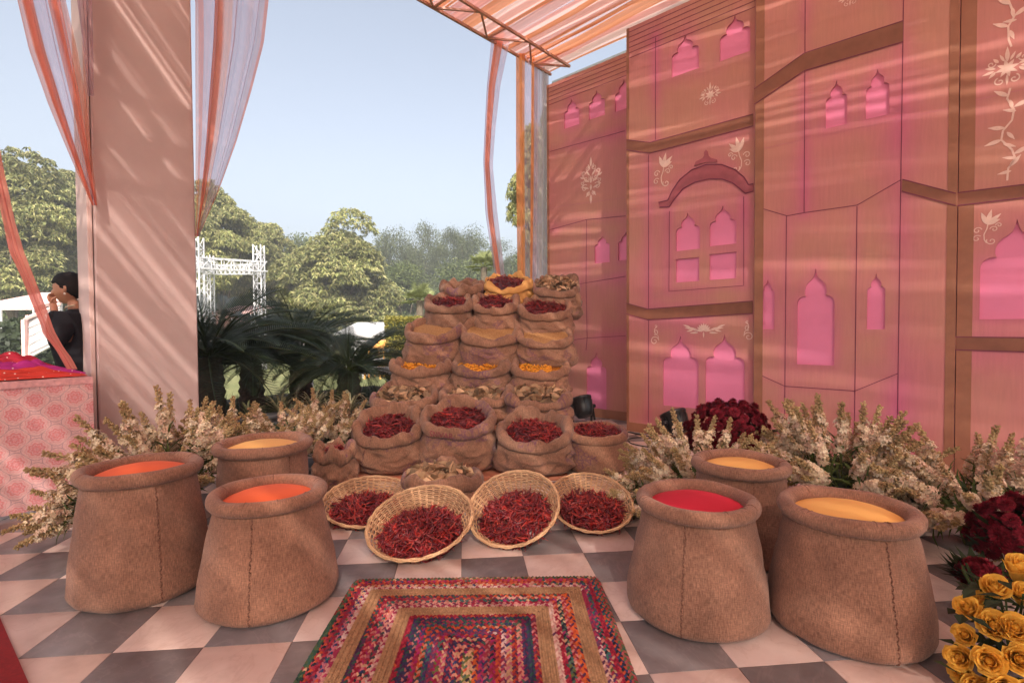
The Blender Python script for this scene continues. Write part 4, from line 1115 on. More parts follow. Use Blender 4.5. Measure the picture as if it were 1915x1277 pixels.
#@@PART3
# ================================================================ DRAPES
def interp(pts, y):
    pts = sorted(pts, key=lambda p: p[1])
    if y <= pts[0][1]:
        (x0, y0), (x1, y1) = pts[0], pts[1]; return x0 + (x1 - x0) * (y - y0) / (y1 - y0)
    for (x0, y0), (x1, y1) in zip(pts, pts[1:]):
        if y <= y1: return x0 + (x1 - x0) * (y - y0) / (y1 - y0)
    return pts[-1][0]
def drape(root, name, left, right, ytop, ybot, P0, n, cols, seed, nt_=46, na=60, pleat=.03, zpleat=7.0):
    """hanging cloth whose two edges are given; cols: list of (from, to, colour, density)"""
    V = []; C = []; r = random.Random(seed); ph = r.uniform(0, 9)
    for i in range(nt_):
        t = i / (nt_ - 1); y = ytop + (ybot - ytop) * t
        xl, xr = interp(left, y), interp(right, y)
        for j in range(na):
            q = j / (na - 1)
            qq = q + .02 * math.sin(q * 23 + ph + t * 2) + .008 * math.sin(q * 61 + t)
            p = onplane(xl + (xr - xl) * qq, y, P0, n)
            p = p + n * pleat * (math.sin(q * PI * zpleat + ph + 1.0 * math.sin(t * 3)) * (.4 + .6 * (1 - t)) + .35 * math.sin(q * PI * zpleat * 2.7 + t * 4))
            V.append(tuple(p)); col = cols[-1][2:]
            for (a, b_, c_, de) in cols:
                if a <= q < b_: col = (c_, de); break
            w = (xr - xl); crowd = 1 + .5 * max(0, math.sin(q * PI * zpleat * 1.5 + ph)) ** 3
            fine = 1 + .25 * mnoise.noise(Vector((q * 55, t * 1.5, seed)))
            C.append((*col[0], min(.97, max(.03, col[1] * crowd * fine))))
    F = [(i * na + j, i * na + j + 1, (i + 1) * na + j + 1, (i + 1) * na + j) for i in range(nt_ - 1) for j in range(na - 1)]
    return link(mesh_np(V, F, C), name, SHEER, root)
CORAL = (.86, .31, .22); LIL = (.74, .58, .66); PEACH = (.86, .42, .30)
PE = CORN + Wd * .02
t = empty('voile_drape', edgept(420) + Vector((0, 0, 2.2)), 'lilac and coral voile drape flaring upward to the right of the pillar', 'drape')
dl = [(330, -95), (362, 0), (364, 120), (366, 250), (366, 380), (366, 444)]; dr = [(512, -80), (504, 0), (494, 80), (470, 170), (442, 265), (408, 360), (372, 442)]
drape(t, 'voile_panel', dl, dr, -90, 442, PE, Wd, [(0, .10, PEACH, .25), (.10, .14, CORAL, .55), (.14, .24, LIL, .35), (.24, .42, CORAL, .88), (.42, .5, PEACH, .5), (.5, .95, LIL, .42), (.95, 1.01, CORAL, .6)], 3)
t = empty('voile_drape', edgept(110) + Vector((0, 0, 2.4)), 'coral edged lilac voile drape gathered to the left side of the pillar', 'drape')
drape(t, 'voile_panel', [(10, -80), (30, 0), (52, 90), (88, 190), (130, 290), (172, 384)], [(118, -80), (124, 0), (144, 90), (160, 180), (172, 290), (182, 384)], -80, 384, PE + Wd * .05, Wd,
      [(0, .12, PEACH, .5), (.12, .38, CORAL, .85), (.38, .66, LIL, .35), (.66, .85, CORAL, .75), (.85, 1.01, PEACH, .4)], 4)
drape(t, 'voile_panel', [(135, -80), (143, 0), (152, 70), (164, 180)], [(170, -80), (172, 0), (174, 70), (176, 180)], -80, 180, PE + Wd * .09, Wd, [(0, 1.01, LIL, .4)], 5, na=20)
t = empty('voile_drape', edgept(925), 'narrow coral and lilac voile drape hanging behind the top of the sacks', 'drape')
drape(t, 'voile_panel', [(918, 60), (908, 160), (903, 300), (907, 400), (924, 512), (930, 560)], [(952, 80), (935, 160), (926, 240), (921, 310), (930, 400), (943, 512), (946, 560)], 62, 560, PE, Wd,
      [(0, .26, LIL, .35), (.26, .62, CORAL, .85), (.62, 1.01, LIL, .42)], 6, na=36, zpleat=4, pleat=.02)
t = empty('voile_drape', edgept(985), 'orange voile drape hanging between the narrow one and the palace wall', 'drape')
drape(t, 'voile_panel', [(965, 98), (966, 300), (969, 520), (972, 700)], [(1006, 122), (1004, 300), (1000, 520), (1000, 700)], 100, 700, PE, Wd,
      [(0, .42, (.88, .36, .15), .82), (.42, .66, LIL, .35), (.66, .9, (.88, .32, .14), .8), (.9, 1.01, LIL, .4)], 7, na=36, zpleat=5, pleat=.02)
t = empty('voile_drape', edgept(1012), 'silvery lilac voile drape hugging the edge of the palace wall', 'drape')
drape(t, 'voile_panel', [(1000, 120), (999, 300), (996, 520), (996, 700)], [(1024, 136), (1024, 300), (1022, 520), (1022, 700)], 118, 700, PE - Wd * .03, Wd,
      [(0, .5, (.7, .6, .66), .62), (.5, 1.01, (.62, .54, .56), .8)], 8, na=26, zpleat=6, pleat=.02)
# loose coral sash in front at the far left, tied down at the table
t = empty('coral_sash', atY(60, 560, 3.25), 'twisted coral voile sash slanting down to the printed table', 'sash')
n0 = Vector((0, 1, 0)); P0 = Vector((0, 3.28, 0))
drape(t, 'voile_panel', [(-60, 180), (-30, 270), (-10, 340), (8, 420), (18, 470), (42, 520), (62, 570), (78, 608), (82, 625), (104, 650), (128, 692)], [(-20, 180), (-6, 270), (6, 330), (24, 410), (42, 470), (66, 530), (88, 585), (100, 618), (118, 650), (134, 670), (150, 700)], 180, 690, P0, n0,
      [(0, .3, (.80, .30, .25), .85), (.3, .36, (.62, .18, .16), .97), (.36, .7, (.82, .34, .28), .8), (.7, .75, (.6, .18, .16), .97), (.75, 1.01, (.80, .33, .27), .85)], 9, na=22, zpleat=3, pleat=.012)

# ================================================================ PRINTED TABLE WITH FOLDED SCARVES
tf0 = ground(125, 948); tf1 = ground(0, 974); dT = (tf0 - tf1).normalized()
corner = ground(179, 936); nT = Vector((-dT.y, dT.x, 0))   # away from the camera
tm, nt, b = nodemat('block_print_cloth')
uv = coords(nt, 'UV'); sp = N(nt, 'ShaderNodeSeparateXYZ'); nt.links.new(uv, sp.inputs[0])
def cellr(ox, oy, sx, sy):
    x = math_(nt, 'SUBTRACT', math_(nt, 'FRACT', math_(nt, 'ADD', math_(nt, 'DIVIDE', sp.outputs[0], sx), ox)), .5)
    y = math_(nt, 'SUBTRACT', math_(nt, 'FRACT', math_(nt, 'ADD', math_(nt, 'DIVIDE', sp.outputs[1], sy), oy)), .5)
    x = math_(nt, 'MULTIPLY', x, sx); y = math_(nt, 'MULTIPLY', y, sy)
    r = math_(nt, 'SQRT', math_(nt, 'ADD', math_(nt, 'MULTIPLY', x, x), math_(nt, 'MULTIPLY', y, y)))
    return r, math_(nt, 'ARCTAN2', y, x)
rA, aA = cellr(0, 0, .19, .155); rB, aB = cellr(.5, .5, .19, .155)
rm = math_(nt, 'MINIMUM', rA, rB); isA = math_(nt, 'LESS_THAN', rA, rB)
an = math_(nt, 'ADD', math_(nt, 'MULTIPLY', aA, isA), math_(nt, 'MULTIPLY', aB, math_(nt, 'SUBTRACT', 1.0, isA)))
pet = math_(nt, 'MULTIPLY', math_(nt, 'SINE', math_(nt, 'MULTIPLY', an, 8.0)), .004)
rr_ = math_(nt, 'MULTIPLY', math_(nt, 'ADD', rm, pet), .88)
base_ = (.66, .42, .42); pk = (.60, .20, .22); pk2 = (.64, .27, .28)
c = ramp(nt, math_(nt, 'MULTIPLY', rr_, 10.0), [(0, pk), (.07, base_), (.10, pk), (.21, pk2), (.24, base_), (.28, pk), (.34, pk2), (.37, base_), (.41, base_), (.44, pk2), (.465, base_)])
wob = math_(nt, 'ABSOLUTE', math_(nt, 'SUBTRACT', rm, math_(nt, 'ADD', .0665, math_(nt, 'MULTIPLY', math_(nt, 'COSINE', math_(nt, 'MULTIPLY', an, 4.0)), .0045))))
edge = ramp(nt, math_(nt, 'MULTIPLY', wob, 10), [(.010, 1.0), (.022, 0.0)])
gate = 1.0
c = mixc(nt, math_(nt, 'MULTIPLY', edge, .8), c, (.26, .17, .22))
c = mixc(nt, 1.0, c, ramp(nt, noisetex(nt, coords(nt, 'UV', (90, 90, 1)), 1.0, 4), [(.3, .82), (.7, 1.1)]), 'MULTIPLY')
nt.links.new(c, b.inputs['Base Color']); b.inputs['Roughness'].default_value = .85
TH = .825
tab = empty('draped_table', corner, 'table draped to the floor in pink block printed cloth with round medallions', 'table')
V = []; UVc = []; F = []; nu, nv = 90, 26
for j in range(nv):
    v = j / (nv - 1)
    for i in range(nu):
        s_ = (1 - i / (nu - 1)) * 2.4
        fl = (1 - v) * .020 * math.sin(s_ * 9.5 + .8 * math.sin(s_ * 4)) + .006 * mnoise.noise(Vector((s_ * 4, v * 3, 1)))
        p = corner - dT * s_ - nT * (.02 * (1 - v) + fl) + Vector((0, 0, .02 + v * (TH - .02))); V.append(tuple(p)); UVc.append((s_, v * TH))
for j in range(nv - 1):
    for i in range(nu - 1): F.append((j * nu + i, j * nu + i + 1, (j + 1) * nu + i + 1, (j + 1) * nu + i))
link(mesh_np(V, F, None, UVc), 'cloth_front', tm, tab)
V = []; UVc = []; F = []; nu = 26
for j in range(nv):
    v = j / (nv - 1)
    for i in range(nu):
        s_ = i / (nu - 1) * .8; fl = (1 - v) * .02 * math.sin(s_ * 14)
        p = corner + nT * s_ + dT * (.015 * (1 - v) + fl) + Vector((0, 0, .02 + v * (TH - .02))); V.append(tuple(p)); UVc.append((s_, v * TH))
for j in range(nv - 1):
    for i in range(nu - 1): F.append((j * nu + i, j * nu + i + 1, (j + 1) * nu + i + 1, (j + 1) * nu + i))
link(mesh_np(V, F, None, UVc), 'cloth_side', tm, tab)
V = []; UVc = []; F = []
for j in range(8):
    for i in range(30):
        s_ = i / 29 * 2.4; w_ = j / 7 * .8; V.append(tuple(corner - dT * s_ + nT * w_ + Vector((0, 0, TH + .004 * mnoise.noise(Vector((s_ * 5, w_ * 5, 0))))))); UVc.append((s_, w_ + .3))
for j in range(7):
    for i in range(29): F.append((j * 30 + i, j * 30 + i + 1, (j + 1) * 30 + i + 1, (j + 1) * 30 + i))
link(mesh_np(V, F, None, UVc), 'cloth_top', tm, tab)
mb = MB(); P = [corner - dT * 2.4 - nT * .004 + Vector((0, 0, TH - .02)), corner - nT * .004 + Vector((0, 0, TH - .02))]
mb.bar(P[0], P[1], .006, .045); mb.build('hem_band', simple('hem_cloth', (.62, .33, .34), .85, .2, 40), tab)
# crumpled scarves with white tie-dye dots
def dotted(name, col):
    m, nt, b = nodemat(name)
    vo = N(nt, 'ShaderNodeTexVoronoi'); vo.inputs['Scale'].default_value = 34; vo.inputs['Randomness'].default_value = .6; nt.links.new(coords(nt), vo.inputs['Vector'])
    k = ramp(nt, vo.outputs['Distance'], [(.13, 1.0), (.19, 0.0)])
    c = mixc(nt, k, col, (.8, .62, .58)); nt.links.new(c, b.inputs['Base Color']); b.inputs['Roughness'].default_value = .75; return m
def scarf(s0, s1, w0, w1, z0, hgt, col, name, label, seed):
    m = dotted(name, col); V = []; F = []; nu, nv = 120, 60
    for j in range(nv):
        v = j / (nv - 1)
        for i in range(nu):
            u = i / (nu - 1); s_ = s0 + (s1 - s0) * u; w_ = w0 + (w1 - w0) * v
            env = math.sin(PI * min(1, max(0, v))) ** .45 * min(1, u * 9 + .15) * min(1, (1 - u) * 9 + .3)
            nn = mnoise.noise(Vector((s_ * 3.0 + v * 1.2, v * 9, seed))); n2 = mnoise.noise(Vector((s_ * 7, v * 19, seed + 3)))
            z = z0 + hgt * env * (.8 + .55 * nn + .75 * n2 - .5 * abs(mnoise.noise(Vector((s_ * 4, v * 30, seed))))) + .004
            p = corner - dT * (s_ + .02 * mnoise.noise(Vector((s_ * 3, v * 5, seed)))) + nT * (w_ + .03 * mnoise.noise(Vector((s_ * 2.5, seed, v * 2)))) + Vector((0, 0, max(z0 + .003, z))); V.append(tuple(p))
    for j in range(nv - 1):
        for i in range(nu - 1): F.append((j * nu + i, j * nu + i + 1, (j + 1) * nu + i + 1, (j + 1) * nu + i))
    o = link(mesh_np(V, F), 'folded_scarf', m, None, corner - dT * (s0 + s1) / 2 + nT * (w0 + w1) / 2 + Vector((0, 0, z0))); tag(o, label, 'scarf', 'folded scarves on the printed table')
scarf(.02, 2.3, .03, .25, TH + .004, .05, (.55, .035, .02), 'orange_red_scarf', 'orange red dotted scarf nearest the edge of the table', 1)
scarf(.0, 2.3, .2, .46, TH + .006, .085, (.40, .015, .22), 'magenta_scarf', 'magenta dotted scarf lying between the two red ones', 2)
scarf(.06, 2.3, .42, .74, TH + .006, .13, (.40, .010, .035), 'crimson_scarf', 'crimson dotted scarf at the back of the table', 3)

# ================================================================ WOMAN BEHIND THE TABLE
WY = 3.98
def wp(px, py, dy=0.0): return atY(px, py, WY + dy)
def skinmesh(J, E, rad, sub=2):
    me = bpy.data.meshes.new('s'); me.from_pydata([tuple(j) for j in J], E, []); me.update()
    o = bpy.data.objects.new('s', me); COL.objects.link(o)
    m = o.modifiers.new('k', 'SKIN'); m.use_smooth_shade = True
    for v, r in zip(me.skin_vertices[0].data, rad): v.radius = (r, r) if not hasattr(r, '__len__') else r
    me.skin_vertices[0].data[0].use_root = True
    s_ = o.modifiers.new('s', 'SUBSURF'); s_.levels = sub; s_.render_levels = sub
    dg = bpy.context.evaluated_depsgraph_get(); out = bpy.data.meshes.new_from_object(o.evaluated_get(dg)); bpy.data.objects.remove(o)
    return out
def join_meshes(ms):
    V = []; F = []; b_ = 0
    for m in ms:
        V += [tuple(v.co) for v in m.vertices]; F += [tuple(i + b_ for i in p.vertices) for p in m.polygons]; b_ += len(m.vertices)
    me = bpy.data.meshes.new('j'); me.from_pydata(V, [], F); me.update(); return me
HC = wp(128, 541)                         # head centre
head = MB(); nlat, nlon = 34, 44
def headpt(la, lo):
    # local frame: -X is the face direction, Z up
    x = -math.cos(la) * math.cos(lo); y_ = math.cos(la) * math.sin(lo); z = math.sin(la)
    rx_, ry_, rz_ = .098, .074, .118
    p = Vector((x * rx_, y_ * ry_, z * rz_))
    f_ = max(0, -x)                                   # faceness
    if z < -.1: p.x += -.0 + .03 * (-z) * (1 - f_) * -1 * (-1 if x < 0 else 1) * .6
    if z < -.25: p.y *= 1 - .38 * (-z - .25); 
    if x > 0 and z < -.3: p.x *= 1 - .75 * (-z - .3)
    c_ = abs(y_)
    def g(dz, dy, sz, sy): return math.exp(-((z - dz) / sz) ** 2 - (abs(y_) - dy) ** 2 / sy ** 2) * (f_ > 0)
    p.x -= .026 * g(-.16, 0, .10, .13) + .014 * g(-.02, 0, .14, .10)     # nose
    p.x -= .010 * g(-.42, 0, .05, .2) + .009 * g(-.52, 0, .045, .18)     # lips
    p.x += .006 * g(-.47, 0, .02, .25) + .006 * g(-.28, 0, .04, .2)
    p.x -= .012 * g(-.80, 0, .14, .3)                                    # chin
    p.x += .011 * g(.06, .38, .09, .18)                                  # eye sockets
    p.x -= .004 * g(.22, .3, .06, .35)
    p.x -= .006 * g(-.2, .55, .15, .2)                                   # cheeks
    return p
Vh = []; Fh = []
for i in range(nlat + 1):
    la = -PI / 2 + PI * i / nlat
    for j in range(nlon): Vh.append(headpt(la, 2 * PI * j / nlon))
for i in range(nlat):
    for j in range(nlon): Fh.append((i * nlon + j, i * nlon + (j + 1) % nlon, (i + 1) * nlon + (j + 1) % nlon, (i + 1) * nlon + j))
hrot = Matrix.Rotation(math.radians(14), 3, 'Z') @ Matrix.Rotation(math.radians(-6), 3, 'Y')
hm = bpy.data.meshes.new('h'); hm.from_pydata([tuple(HC + hrot @ v) for v in Vh], [], Fh)
def hp(x, y_, z): return HC + hrot @ Vector((x, y_, z))
# ear on the camera side
em = MB(); ear = []
em.tube([hp(.012, -.070, .018), hp(.020, -.082, .012), hp(.020, -.083, -.012), hp(.010, -.075, -.032)], [.008, .012, .011, .006], 8)
earm = em.mesh()
S0 = wp(140, 604); neck0 = hp(.03, 0, -.085); neck1 = Vector((HC.x + .055, WY, HC.z - .19))
shz = HC.z - .25; sx = HC.x + .085
shL = Vector((sx, WY - .16, shz)); shR = Vector((sx + .01, WY + .16, shz))
elb = wp(101, 652, -.22); wr = wp(102, 582, -.16); hand = wp(98, 563, -.13)
elR = Vector((sx - .10, WY + .22, shz - .27)); wrR = Vector((sx - .3, WY + .12, shz - .30))
chest = Vector((sx + .02, WY, shz - .12)); waist = Vector((sx + .02, WY, shz - .36)); pelv = Vector((sx + .02, WY, shz - .52))
kz = .42 * (pelv.z + .12) - .12
hipL, hipR = pelv + Vector((0, -.09, -.03)), pelv + Vector((0, .09, -.03))
knL, knR = Vector((sx + .0, WY - .10, kz)), Vector((sx + .02, WY + .10, kz)); anL, anR = Vector((sx + .03, WY - .10, -.04)), Vector((sx + .05, WY + .1, -.04))
toeL, toeR = anL + Vector((-.16, 0, -.045)), anR + Vector((-.16, 0, -.045))
J = [pelv, waist, chest, neck1, neck0, shL, elb, wr, shR, elR, wrR, hipL, knL, anL, toeL, hipR, knR, anR, toeR, hand]
E_ = [(0, 1), (1, 2), (2, 3), (3, 4), (2, 5), (5, 6), (6, 7), (2, 8), (8, 9), (9, 10), (0, 11), (11, 12), (12, 13), (13, 14), (0, 15), (15, 16), (16, 17), (17, 18), (7, 19)]
Rr = [.13, .12, .13, .052, .05, .065, .04, .025, .065, .04, .025, .09, .055, .036, .03, .09, .055, .036, .03, (.024, .02)]
bodym = skinmesh(J, E_, Rr)
# fingers of the raised hand, bent towards the nose; thumb apart
def finger(base, dirs, ls, r):
    P = [base]; p = base
    for d_, l in zip(dirs, ls): p = p + d_.normalized() * l; P.append(p)
    m_ = MB(); m_.tube(P, [r, r * .95, r * .85, r * .55][:len(P)], 7); return m_.mesh()
fing = []
for k_, (ln, off) in enumerate(((.9, -.022), (1.0, -.007), (.94, .008), (.78, .021))):
    b0_ = hand + Vector((-.004 + .004 * k_, off, .012 - .004 * k_)); L_ = .027 * ln
    fing.append(finger(b0_ - Vector((0, 0, .012)), [Vector((-.25, 0, 1)), Vector((.35 - .1 * k_, 0, 1)), Vector((1.0, 0, .55 - .12 * k_))], [L_ * 1.25, L_ * .85, L_ * .7], .0085))
fing.append(finger(hand + Vector((.012, -.022, -.018)), [Vector((.5, -.5, .8)), Vector((.8, -.1, .7)), Vector((.8, .2, .4))], [.028, .026, .018], .0095))
allm = join_meshes([bodym, hm, earm] + fing)
skin = simple('warm_brown_skin', (.36, .17, .10), .5, .06, 8, 0)
pers = empty('person', (pelv.x, WY, -.12), 'woman in black quilted jacket seen in profile, hand raised to her nose', 'person')
o = link(allm, 'body', skin, pers)
rm_ = o.modifiers.new('r', 'REMESH'); rm_.mode = 'VOXEL'; rm_.voxel_size = .0065; rm_.use_smooth_shade = True
jm, nt, b = nodemat('black_quilted_nylon'); b.inputs['Base Color'].default_value = (.006, .006, .010, 1); b.inputs['Roughness'].default_value = .75; b.inputs['Specular IOR Level'].default_value = .25
wv = N(nt, 'ShaderNodeTexWave', bands_direction='Z'); wv.inputs['Scale'].default_value = 4.2; wv.inputs['Distortion'].default_value = 2.5; nt.links.new(coords(nt), wv.inputs['Vector'])
bump(nt, b, wv.outputs['Fac'], .35, .01)
Jj = [pelv, waist, chest, neck1 + Vector((0, 0, -.03)), neck1 + Vector((-.005, 0, .05)), shL, (shL + elb) / 2 + Vector((.02, 0, 0)), elb, wr + Vector((0, 0, .012)), shR, elR, wrR]
jk = skinmesh(Jj, [(0, 1), (1, 2), (2, 3), (3, 4), (2, 5), (5, 6), (6, 7), (7, 8), (2, 9), (9, 10), (10, 11)], [(.17, .15), .155, (.175, .165),   .09, .074, .10, .078, .062, .040, .10, .06, .04])
o = link(jk, 'jacket', jm, pers)
# sunlit quilting seams ringed round the torso
trm = skinmesh([pelv, hipL, knL, anL, hipR, knR, anR], [(0, 1), (1, 2), (2, 3), (0, 4), (4, 5), (5, 6)], [.12, .10, .07, .055, .10, .07, .055]); link(trm, 'trousers', simple('dark_trousers', (.03, .03, .045), .8), pers)
hair = simple('black_hair', (.006, .004, .004), .7, .3, 60, .4, spec=.2)
Vq = []; Fq = []
for i in range(nlat + 1):
    la = -PI / 2 + PI * i / nlat
    for j in range(nlon):
        lo = 2 * PI * j / nlon; p = headpt(la, lo); n_ = p.normalized(); x = n_.x; z = n_.z
        line = (.30 - .95 * x)                       # hairline: low behind, high in front
        cover = z > (.50 if x < -.45 else (.50 - (x + .45) * 1.35))
        k_ = 1.13 + .03 * mnoise.noise(Vector((n_.x * 3, n_.y * 9, n_.z * 3))) if cover else .88
        q = p * k_
        if cover and x > 0: q.x += .016
        Vq.append(tuple(HC + hrot @ q))
for i in range(nlat):
    for j in range(nlon): Fq.append((i * nlon + j, i * nlon + (j + 1) % nlon, (i + 1) * nlon + (j + 1) % nlon, (i + 1) * nlon + j))
hq = bpy.data.meshes.new('hair'); hq.from_pydata(Vq, [], Fq); hq.update(); o = link(hq, 'hair', hair, pers)
pony = skinmesh([hp(.075, -.01, .01), hp(.115, -.015, -.03), hp(.135, -.02, -.09), hp(.135, -.02, -.16), hp(.13, -.02, -.24)], [(0, 1), (1, 2), (2, 3), (3, 4)], [.05, .036, .034, .03, .015]); link(pony, 'ponytail', hair, pers)
mb = MB(); mb.tube([hp(.108, -.052, -.028), hp(.13, -.03, -.022), hp(.14, .0, -.02)], [.016, .020, .014], 8); mb.build('hair_tie', simple('mustard_cloth', (.55, .26, .03), .8), pers, smooth=True)
mb = MB(); mb.lathe(hp(.013, -.084, -.040), [(.002, -.01), (.008, -.005), (.008, .004), (.002, .009)], 10); mb.build('earring', simple('pearl', (.7, .62, .55), .2), pers, smooth=True)
for s_ in (-1, 1):
    mb = MB(); mb.lathe(hp(-.079, s_ * .030, .012), [(.001, -.007), (.009, -.003), (.009, .003), (.001, .007)], 10); mb.build('eye', simple('eye_dark', (.03, .02, .018), .2) if s_ < 0 else MATS['eye_dark'], pers, smooth=True)
    mb = MB(); mb.tube([hp(-.070, s_ * .045, .028), hp(-.084, s_ * .032, .033), hp(-.092, s_ * .014, .028)], [.002, .0035, .002], 5); mb.build('eyebrow', hair, pers, smooth=True)
mb = MB(); mb.tube([hp(-.100, -.018, -.052), hp(-.108, 0, -.052), hp(-.100, .018, -.052)], [.003, .006, .003], 6); mb.build('lips', simple('lips', (.32, .09, .07), .4), pers, smooth=True)
mb = MB(); mb.tube([neck1 + Vector((-.060, -.035, .030)), neck1 + Vector((-.02, -.066, .052)), neck1 + Vector((.04, -.058, .065))], .006, 6); mb.build('collar_trim', simple('collar_cream', (.5, .42, .3), .6), pers, smooth=True)

# ================================================================ STAGE LIGHTS AND CABLE
blk = simple('black_metal', (.012, .012, .013), .32, .2, 20)
glassm = simple('lamp_glass', (.10, .10, .11), .12, .1, 5)
def par(px, py, gy, yaw, label, s=1.0):
    g = ground(px, gy); root = empty('stage_light', g, label, 'stage light', 'black stage lights at the foot of the wall'); g = Vector(g)
    R = Matrix.Rotation(yaw, 3, 'Z') @ Matrix.Rotation(math.radians(-28), 3, 'X')
    c = g + Vector((0, 0, .15 * s))
    mb = MB(); mb.lathe(c, [(.04 * s, -.10 * s), (.07 * s, -.095 * s), (.085 * s, -.06 * s), (.1 * s, -.02 * s), (.105 * s, .06 * s), (.112 * s, .065 * s), (.112 * s, .085 * s), (.098 * s, .086 * s), (.096 * s, .07 * s)], 28, R); mb.build('housing', blk, root, smooth=True).data
    mb = MB(); mb.lathe(c, [(.001, .066 * s), (.094 * s, .068 * s), (.094 * s, .072 * s), (.001, .073 * s)], 28, R); mb.build('lens', glassm, root)
    X = R @ Vector((1, 0, 0))
    for s_ in (-1, 1):
        mb = MB(); mb.bar(c + X * s_ * .12 * s, c + X * s_ * .128 * s + Vector((.03, .05, -.143 * s)), .02 * s, .01); mb.bar(c + X * s_ * .12 * s, c + X * s_ * .128 * s + Vector((-.03, -.06, -.143 * s)), .02 * s, .01); mb.build('stand_leg', blk, root)
        mb = MB(); mb.tube([c + X * s_ * .105 * s, c + X * s_ * .145 * s], .02 * s, 12); mb.build('knob', blk, root, smooth=True)
    mb = MB()
    for k in range(10):
        a = 2 * PI * k / 10; d_ = R @ Vector((math.cos(a), math.sin(a), 0)); zz = R @ Vector((0, 0, 1)); mb.bar(c + d_ * .088 * s - zz * .06 * s, c + d_ * .108 * s + zz * .05 * s, .006, .012)
    mb.build('cooling_fins', blk, root)
par(1089, 760, 790, .5, 'black stage light on the floor beside the sacks, in front of the leftmost panel', 1.25)
par(1264, 785, 822, .5, 'black stage light half hidden by white flowers, before the twin arches', 1.2)
def gp(px, py, z=.006): return ground(px, py, z)
def loopcurve(pts, n=8):
    out = []
    for i in range(len(pts) - 1):
        p0, p1, p2, p3 = pts[max(i - 1, 0)], pts[i], pts[i + 1], pts[min(i + 2, len(pts) - 1)]
        for k in range(n):
            t = k / n; out.append(.5 * ((2 * p1) + (-p0 + p2) * t + (2 * p0 - 5 * p1 + 4 * p2 - p3) * t * t + (-p0 + 3 * p1 - 3 * p2 + p3) * t ** 3))
    return out + [pts[-1]]
for lab, pts in (('black power cable coiled on the floor beside the straight sided sack', [(1236, 823), (1205, 818), (1182, 819), (1175, 824), (1184, 830), (1210, 835), (1240, 838), (1262, 832)]),
                 ('straight black power cable running along the foot of the second panel', [(1165, 805), (1190, 811), (1215, 816), (1238, 824), (1262, 828)])):
    mb = MB(); mb.tube(loopcurve([gp(*p) for p in pts]), .0065, 6); o = mb.build('power_cable', blk, None, gp(*pts[0]), smooth=True); tag(o, lab, 'cable')

# ================================================================ FLOWERS
def spike_t(seed):
    """tuberose stalk of unit height .5 with open stars low and closed buds on top"""
    r = random.Random(seed); st = MB(); fl = MB(); L = .5; bx, by = r.uniform(-.04, .04), r.uniform(-.04, .04)
    ax_ = lambda t: Vector((bx * t * t, by * t * t, L * t))
    st.tube([ax_(t) for t in (0, .25, .5, .75, .98)], [.004, .0036, .003, .0026, .0015], 5, (.16, .20, .06))
    for k in range(7):   # narrow stem leaves
        t = .05 + .06 * k; p = ax_(t); a = k * 2.4; d_ = Vector((math.cos(a), math.sin(a), .9)); e = Vector((-math.sin(a), math.cos(a), 0)) * .007; Ll = r.uniform(.08, .14)
        st.add([p - e * .4, p + e * .4, p + d_ * Ll * .5 + e, p + d_ * Ll * .5 - e, p + d_ * Ll - Vector((0, 0, .03 * Ll / .1))], [(0, 1, 2, 3), (3, 2, 4)], (.10, .15, .045))
    n = 78; hue = r.random()
    for i in range(n):
        t = .36 + .64 * (i / n) ** .9; a = i * 2.399 + r.uniform(-.3, .3); p = ax_(t); q = (i / n)
        openf = q < .6 and r.random() < .6
        el = .2 + q * .75 + r.uniform(-.4, .4); d_ = Vector((math.cos(a) * math.cos(el), math.sin(a) * math.cos(el), math.sin(el)))
        e1 = d_.cross(Vector((0, 0, 1))).normalized(); e2 = d_.cross(e1)
        if openf:
            w = r.uniform(.85, 1.15); colr = tuple(w * v for v in r.choice([(.80, .68, .48), (.82, .72, .55), (.76, .56, .43)]))
            tip = p + d_ * .026; fl.tube([p, p + d_ * .014, tip], [.0028, .0034, .0050], 4, tuple(v * .8 for v in colr), cap=False)
            for m in range(6):
                b_ = 2 * PI * m / 6 + r.uniform(-.2, .2); o1 = e1 * math.cos(b_) + e2 * math.sin(b_); o2 = e1 * -math.sin(b_) + e2 * math.cos(b_)
                fl.add([tip + o1 * .003 - o2 * .003, tip + o1 * .003 + o2 * .003, tip + o1 * .016 + d_ * .008 + o2 * .0065, tip + o1 * .026 + d_ * .004, tip + o1 * .016 + d_ * .008 - o2 * .0065], [(0, 1, 2, 4), (4, 2, 3)], colr)
        else:
            g = r.uniform(.8, 1.15); qq = min(1, max(0, (q - .4) / .6)) * r.uniform(.5, 1); pk = .7 * hue * r.random()
            c0_ = np.array((.60, .46, .26)) * (1 - qq) + np.array((.44, .335, .14)) * qq; c0_ = c0_ * (1 - pk) + np.array((.46, .22, .15)) * pk; colr = tuple(c0_ * g)
            ll = (.033 - .010 * qq) * r.uniform(.85, 1.15); w = .0098 - .002 * qq
            c_ = [p, p + d_ * ll * .65 + e1 * w, p + d_ * ll * .65 + e2 * w, p + d_ * ll * .65 - e1 * w, p + d_ * ll * .65 - e2 * w, p + d_ * ll]
            fl.add(c_, [(0, 1, 2), (0, 2, 3), (0, 3, 4), (0, 4, 1), (5, 2, 1), (5, 3, 2), (5, 4, 3), (5, 1, 4)], colr)
    st.add(fl.v, fl.f); st.c = st.c[:-len(fl.v)] + fl.c
    return st.mesh()
SPK = [spike_t(i) for i in range(9)]
for m in SPK: m.materials.append(FLORET)
VASE = simple('flower_foam_block', (.03, .05, .025), .9, .3, 30)
